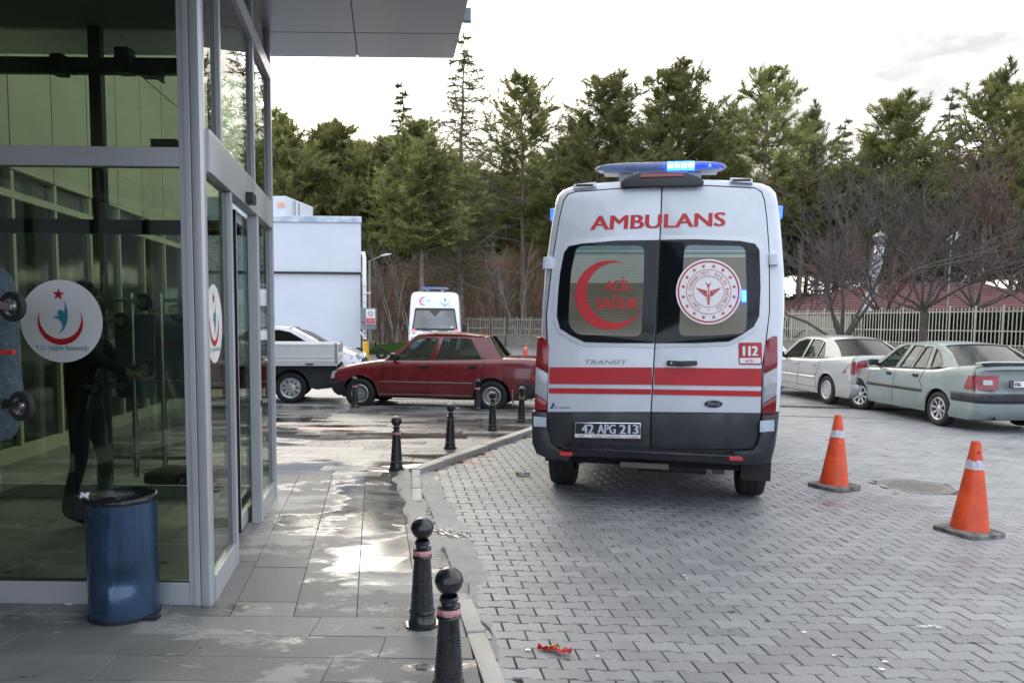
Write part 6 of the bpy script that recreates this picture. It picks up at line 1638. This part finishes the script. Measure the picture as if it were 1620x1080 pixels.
tag(MB().add([(-200, 57, -.02), (200, 57, -.02), (200, 300, -.02), (-200, 300, -.02)], [(0, 1, 2, 3)]).build('woodland_floor', M_ground), kind='structure')

# bare trees
def bare_mesh(seed, H, fork, spread, depth=6, r0=.12, twigs=4, up_=.25, lean=0, nmain=7):
    rn = random.Random(seed); mb = MB()
    def grow(p, d, l, r, lv):
        n = 3 if lv < 3 else 2; q = p
        for i in range(n):
            d = (d + Vector((rn.gauss(0, .15), rn.gauss(0, .15), rn.gauss(.03, .1)))).normalized(); nx = q + d * l / n
            tube_raw(mb, q, nx, r * (1 - .35 * i / n), r * (1 - .35 * (i + 1) / n), 6 if lv < 2 else 3)
            for _s in range((2 if rn.random() < .35 else 1) if lv >= 2 and lv < depth else 0):
                sd_ = (d + Vector((rn.gauss(0, .6), rn.gauss(0, .6), rn.gauss(.1, .4)))).normalized(); grow(nx, sd_, l * .55, r * .42, max(lv + 2, depth - 1))
            q = nx
        if lv < depth:
            for j in range(2 if rn.random() < .55 or lv > 2 else 3):
                a = rn.uniform(.25, .6); ax = Vector((rn.gauss(0, 1), rn.gauss(0, 1), rn.gauss(0, .4))); sd_ = (d + ax.normalized() * math.tan(a) * .8 + Vector((0, 0, up_ * .25))).normalized()
                grow(q, sd_, l * rn.uniform(.66, .86), r * .64, lv + 1)
    tr = [Vector((0, 0, -.2)), Vector((.03, 0, fork * .5)), Vector((lean, .03, fork))]
    mb.tube(tr, [r0 * 1.25, r0, r0 * .95], 9)
    for k in range(nmain):
        az = 2 * PI * (k + rn.random() * .6) / nmain; el = rn.uniform(.55, 1.25) if k % 3 else rn.uniform(1.1, 1.45)
        el = el / spread
        grow(tr[-1] - Vector((0, 0, rn.uniform(0, .25))), Vector((math.cos(az) * math.cos(el), math.sin(az) * math.cos(el), math.sin(el))), (H - fork) * .36, r0 * .5, 1)
    return mb
bt = [bare_mesh(1, 8.6, 1.6, 1.0, 6, .16, nmain=7), bare_mesh(2, 7.2, 2.7, 1.35, 6, .13, nmain=8), bare_mesh(3, 8.4, 2.8, 1.25, 6, .17, nmain=9)]
M_barkr = pm('reddish_bark', (.12, .08, .068), .9, var=.35, scale=4)
bm_ = [b.mesh('trunk', m_, smooth=60, fixn=False) for b, m_ in zip(bt, (M_barkd, M_barkd, M_barkr))]
def bare(px, D, k, rz, s, label, grp='leafless trees along the fence', z=-.12):
    x = at(px, 500, D).x; r = thing('bare_tree', label, 'tree', (x, D, z), rz, grp); s = s * (8.3, 7.3, 8.2)[k] / max(v.co.z for v in bm_[k].vertices); r.scale = (s * 1.12, s * 1.12, s); link('trunk', bm_[k], r); return r
bare(1335, 27.5, 0, .5, 1.0, 'leafless tree with low forked trunk behind the silver saloon')
bare(1463, 27, 1, 1.2, 1.02, 'leafless umbrella-shaped tree between the two right-hand saloons')
bare(1660, 24, 2, 2.2, 1.0, 'reddish leafless tree reaching in from the right edge')
bare(1250, 40, 0, 3.0, .85, 'leafless tree half hidden by the right side of the big ambulance')
bare(1540, 38, 1, 4.0, 1.15, 'leafless tree farther back over the maroon roof')
bare(1400, 36, 2, 5.0, .95, 'leafless reddish tree beside the steel flue')
# young thin trees and twiggy shrubs left of the ambulance
def sapling(seed, H):
    rn = random.Random(seed); mb = MB()
    for k in range(3):
        az = rn.uniform(0, 6.28); d = Vector((math.cos(az) * .22, math.sin(az) * .22, 1)).normalized(); q = Vector((0, 0, 0)); r = .055
        for i in range(9):
            d = (d + Vector((rn.gauss(0, .07), rn.gauss(0, .07), .02))).normalized(); nx = q + d * H / 9; tube_raw(mb, q, nx, r, r * .84, 5)
            if i > 2:
                for j in range(2):
                    sd_ = (d + Vector((rn.gauss(0, .5), rn.gauss(0, .5), .1))).normalized(); e = nx + sd_ * H * rn.uniform(.1, .24); tube_raw(mb, nx, e, r * .5, .008, 3)
                    for w_ in range(3): f = nx.lerp(e, rn.random()); tube_raw(mb, f, f + (sd_ + Vector((rn.gauss(0, .5), rn.gauss(0, .5), .2))).normalized() * H * .08, .009, .005, 3)
            r *= .84; q = nx
    return mb
def shrub(seed, H, W):
    rn = random.Random(seed); mb = MB()
    for k in range(380):
        a = rn.uniform(0, 6.28); b = Vector((rn.gauss(0, .35), rn.gauss(0, .35), 0)); l = rn.uniform(.3, 1) ** .6
        d = Vector((math.cos(a) * W / H * l, math.sin(a) * W / H * l, 1)).normalized(); q = b; n = 4; ln = H * rn.uniform(.6, 1.05); r = .02
        for i in range(n):
            d = (d + Vector((rn.gauss(0, .1), rn.gauss(0, .1), .05))).normalized(); nx = q + d * ln / n; tube_raw(mb, q, nx, r, r * .7, 3)
            if i > 0:
                for j in range(4): f = q.lerp(nx, rn.random()); tube_raw(mb, f, f + (d + Vector((rn.gauss(0, .4), rn.gauss(0, .4), .1))).normalized() * rn.uniform(.35, .8), .009, .004, 3)
            r *= .7; q = nx
    return mb
sp0 = [sapling(5, 6.5).mesh('stem', M_twigg, fixn=False), sapling(9, 5.5).mesh('stem', M_barkd, fixn=False)]
for px, D, k, s, lb in ((652, 52, 0, .95, 'thin grey leafless tree above the distant ambulance'), (697, 55, 0, .8, 'thin leafless tree right of the distant ambulance roof'), (822, 52, 0, 1.0, 'pale multi-stemmed leafless tree near the left edge of the big ambulance'),
                        (627, 57, 0, 1.15, 'pale leafless tree behind the street lamp'), (778, 44, 1, .85, 'dark leafless sapling behind the red car boot'), (800, 46, 1, .75, 'dark leafless sapling beside the red car rear end'), (622, 47, 1, .95, 'dark thin sapling right of the warning sign'), (602, 50, 1, .8, 'dark thin sapling closest to the street lamp')):
    r = thing('bare_sapling', lb, 'tree', (at(px, 500, D).x, D, -.02), px, 'thin leafless trees near the wall'); r.scale = (s,) * 3; link('trunk', sp0[k], r)
sh_ = [shrub(3, 4.6, 2.0).mesh('stems', M_twig, fixn=False), shrub(4, 4.2, 1.8).mesh('stems', M_twig, fixn=False)]
i = 0; x = 580
while x < 880:
    for D in (61, 67):
        r = thing('twiggy_shrub', 'brown leafless shrub in the tangled row above the boundary wall', 'shrub', (at(x + rn.uniform(-8, 8), 500, D).x, D, 0), rn.uniform(0, 6), 'brown leafless shrubs above the wall'); s = rn.uniform(.85, 1.15) * (1.15 + .25 * min(1, (x - 580) / 150)); r.scale = (s,) * 3; link('stems', sh_[i % 2], r); i += 1
    x += 22
# ------------------------------------------------------------------ porters holding a wrapped stretcher at the left edge
def person(name, label, loc, rz, cloth, arm_to, hairc=M_hair, h=1.76):
    r = thing(name, label, 'person', loc, rz); k = h / 1.76
    J = {'pel': (0, 0, .95, .135), 'bel': (0, .01, 1.1, .13), 'chs': (0, .02, 1.3, .155), 'nkb': (0, .01, 1.46, .07), 'nk': (0, .02, 1.52, .052), 'hd': (0, .04, 1.6, .075), 'hd2': (0, .045, 1.68, .095), 'hd3': (0, .03, 1.735, .075)}
    E = [('pel', 'bel'), ('bel', 'chs'), ('chs', 'nkb'), ('nkb', 'nk'), ('nk', 'hd'), ('hd', 'hd2'), ('hd2', 'hd3')]
    for s, n in ((-1, 'l'), (1, 'r')):
        st = .1 if n == 'l' else -.07
        J[n + 'hp'] = (s * .1, 0, .9, .095); J[n + 'kn'] = (s * .12, .04 + st * .6, .5, .062); J[n + 'an'] = (s * .12, -.03 + st * 1.1, .1, .045); J[n + 'ft'] = (s * .13, .1 + st * 1.1, .045, .04); J[n + 'to'] = (s * .135, .15 + st * 1.1, .035, .03)
        J[n + 'sh'] = (s * .19, .01, 1.42, .062); 
        ex, ey, ez = arm_to[n]; mid = (s * .26, (.01 + ey) * .45 - .03, (1.42 + ez) * .5 - .04)
        J[n + 'el'] = mid + (.045,); J[n + 'wr'] = (ex, ey, ez, .03); J[n + 'pm'] = (ex * .96, ey + .07, ez + .01, .03)
        E += [('pel', n + 'hp'), (n + 'hp', n + 'kn'), (n + 'kn', n + 'an'), (n + 'an', n + 'ft'), (n + 'ft', n + 'to'), ('chs', n + 'sh'), (n + 'sh', n + 'el'), (n + 'el', n + 'wr'), (n + 'wr', n + 'pm')]
        p = Vector(J[n + 'pm'][:3])
        for f in range(5):
            a = (f - 2) * .018; L_ = (.075, .085, .09, .082, .065)[f]
            if f == 0: c = [p + Vector((-s * .02, -.02, .01)), p + Vector((-s * .045, .015, .02)), p + Vector((-s * .05, .045, .01))]
            else: c = [p + Vector((0, .01, -a)), p + Vector((-s * .01, .01 + L_ * .6, -a)), p + Vector((-s * .035, .01 + L_ * .75, -a - .005))]
            pr = n + 'pm'
            for q, v in enumerate(c): nm = '%sf%d%d' % (n, f, q); J[nm] = tuple(v) + (.0095,); E.append((pr, nm)); pr = nm
    ks = list(J); me = bpy.data.meshes.new('body'); me.from_pydata([(J[q][0], J[q][1], J[q][2] * k) for q in ks], [(ks.index(a), ks.index(b)) for a, b in E], [])
    o = bpy.data.objects.new('body', me); col.objects.link(o)
    sk = o.modifiers.new('skin', 'SKIN'); o.modifiers.new('sub', 'SUBSURF').levels = 2
    for i, q in enumerate(ks): rr = J[q][3]; me.skin_vertices[0].data[i].radius = (rr, rr)
    me.skin_vertices[0].data[0].use_root = True
    bpy.context.view_layer.update()
    m2 = bpy.data.meshes.new_from_object(o.evaluated_get(bpy.context.evaluated_depsgraph_get())); bpy.data.objects.remove(o)
    for mt in (cloth, M_skin, M_black, M_denim): m2.materials.append(mt)
    for p in m2.polygons:
        c = p.center; z = c.z / k
        isarm = min((c - Vector((J[n + 'pm'][0], J[n + 'pm'][1], J[n + 'pm'][2] * k))).length for n in 'lr') < .12
        p.material_index = 1 if (z > 1.5 or isarm) else 2 if z < .12 else 3 if z < .86 else 0
    m2.polygons.foreach_set('use_smooth', [True] * len(m2.polygons))
    link('body', m2, r)
    hr = MB(); hr.grid(lambda u, v: (.1 * math.cos(2 * PI * u) * math.cos(v * PI / 2) * .95, .03 + .112 * math.sin(2 * PI * u) * math.cos(v * PI / 2) - .012, (1.69 + .12 * math.sin(v * PI / 2) - .05 * (math.sin(2 * PI * u) < 0) * (1 - v)) * k), 25, 9); hr.build('hair', hairc, r, smooth=70)
    fc = MB(); fc.cbox((0, .145, 1.655 * k), (.022, .035, .04)); fc.build('nose', M_skin, r, bevel=.008, smooth=60)
    for s in (-1, 1): MB().lathe([(0, -.012), (.011, 0), (0, .012)], 10, c=(s * .033, .128, 1.68 * k), axis='y').build('eye', M_dec, r, smooth=60); MB().cbox((s * .098, .03, 1.665 * k), (.015, .035, .055)).build('ear', M_skin, r, bevel=.006)
    MB().cbox((0, .131, 1.612 * k), (.045, .01, .012)).build('mouth', M_redt, r, bevel=.003)
    return r
stc = at(0, 560, 3.42)
SX = stc.x
person('person', 'person in black jacket carrying the front end of the wrapped stretcher, beyond the left edge', (SX - .62, 2.72, SZ), -.35, M_coat, {'l': (-.22, .42, 1.02), 'r': (.26, .45, 1.05)})
pq = at(128, 500, 5.75)
person('person', 'person in dark clothes added inside the glass porch to imitate a reflected porter', (pq.x, 5.75, SZ), -PI / 2 + .2, M_coat, {'l': (-.2, .42, 1.08), 'r': (.24, .42, 1.12)}, h=1.8)  # figure added behind the pane; it imitates a porter reflected in the glass
gu = thing('wrapped_stretcher', 'wheeled stretcher wrapped in teal cover, tipped on its side with two castors showing', 'stretcher', (SX, 3.42, 1.25))
def gf(u, v):
    z = -.56 + 1.05 * u; w_ = .045 + .07 * math.sin(PI * u) ** .5 + .012 * math.sin(u * 9); a = 2 * PI * v
    return (-.25 + (w_ + .23) * math.cos(a) + .008 * mnoise.noise(Vector((u * 9, math.cos(a) * 3, math.sin(a) * 3))), .11 * math.sin(a), z + .05 * math.sin(a * .5))
zt_, zb__ = at(0, 425, 3.42).z - 1.25, at(0, 695, 3.42).z - 1.25
MB().grid(lambda u, v: (gf(u, v)[0], gf(u, v)[1], zb__ + (zt_ - zb__) * u), 26, 25).build('teal_cover', M_tealc, gu, smooth=60)
for px, py in ((20, 485), (34, 642)):
    c = at(px, py, 3.25); c = c - Vector((SX, 3.42, 1.25)); e = bpy.data.objects.new('castor', None); col.objects.link(e); e.parent = gu; e.location = c; e.rotation_euler = (0, 0, -.25)
    R = .064
    MB().lathe([(R * .6, -.014), (R * .92, -.015), (R, -.008), (R, .008), (R * .92, .015), (R * .6, .014)], 32, axis='y').build('tyre', M_rubber, e, smooth=40)
    MB().lathe([(0, -.018), (.014, -.018), (.016, -.008), (R * .5, -.006), (R * .6, -.013), (R * .62, 0), (R * .6, .013), (0, .01)], 28, axis='y').build('hub', M_chrome, e, smooth=35)
    f = MB()
    for s in (-1, 1): f.add([(x, s * .02 + t, z) for t in (0, .003) for x, z in ((.012, -.01), (.012, .012), (-.07, .03), (-.09, .01), (-.085, -.015))], [(0, 1, 2, 3, 4), (9, 8, 7, 6, 5)] + [(i, (i + 1) % 5, 5 + (i + 1) % 5, 5 + i) for i in range(5)])
    f.build('fork', M_chrome, e); MB().lathe([(0, 0), (.02, 0), (.02, .03), (0, .03)], 16, axis='x', c=(-.115, 0, .01)).build('swivel', M_chrome, e, smooth=40)
    MB().tube([(-.115, 0, .01), (-.3, .02, .02)], .014, 10).build('leg', M_chrome, e, smooth=50)
c = at(10, 557, 3.28) - Vector((SX, 3.42, 1.25)); MB().cbox(tuple(c), (.07, .02, .02)).build('red_lever', M_redt, gu, bevel=.005)
MB().tube([(-.25, -.12, zb__ - .05), (-.25, -.12, zt_ + .05)], .016, 8).build('frame_tube', M_chrome, gu)
MB().grid(lambda u, v: (-.30 + .27 * math.cos(2 * PI * v) * (1 + .05 * math.sin(u * 30)), .14 * math.sin(2 * PI * v), zb__ - .25 + (zt_ - zb__ + .1) * u + .02 * math.sin(9 * v)), 30, 30).build('plastic_wrap', M_plastic, gu, smooth=40)
# plastic-wrapped trolley added inside the porch, imitating the reflection of the stretcher
tx = at(225, 500, 5.7).x
tro = thing('reflection_trolley', 'upended trolley in clear plastic wrap with black castors, added to imitate a reflection in the front glass', 'trolley', (tx, 5.7, SZ))
cas = [o for o in gu.children if o.name.startswith('castor')][0]
for px, py in ((228, 478), (193, 508), (232, 583), (196, 610), (152, 613)):
    c = at(px, py, 5.6); e = copy_tree(cas, tro); e.location = (c.x - tx, -.1, c.z - SZ); e.rotation_euler = (0, 0, -.3)
tf = MB()
for x in (-.1, .12): MB().tube([(x, .05, .35), (x, .05, 1.75)], .02, 8).build('frame_tube', M_chrome, tro, smooth=50)
for z in (.5, 1.1, 1.7): MB().tube([(-.3, .06, z), (.3, .06, z)], .016, 8).build('cross_tube', M_chrome, tro, smooth=50)
MB().box(-.26, .3, .08, .2, .95, 1.6).build('mattress', pm('grey_blue_mattress', (.1, .15, .18), .6, scale=4), tro, bevel=.03)
MB().cbox((.3, .1, .36), (.6, .35, .1)).build('dark_cushion', M_coat, tro, bevel=.04, smooth=40)
def pw(u, v):
    a = 2 * PI * v; f = .03 * math.sin(7 * a + 9 * u) + .05 * mnoise.noise(Vector((math.cos(a) * 2, math.sin(a) * 2, u * 5)))
    sx3 = .42 - .18 * abs(u - .55) + .1 * math.sin(u * 7); return (sx3 * math.cos(a) * (1 + f * 2) - .12 * (1 - u), .02 + .22 * math.sin(a) * (1 + f), .12 + 1.72 * u + .05 * math.sin(3 * a))
MB().grid(pw, 60, 60).build('plastic_wrap', M_plastic, tro, smooth=30)
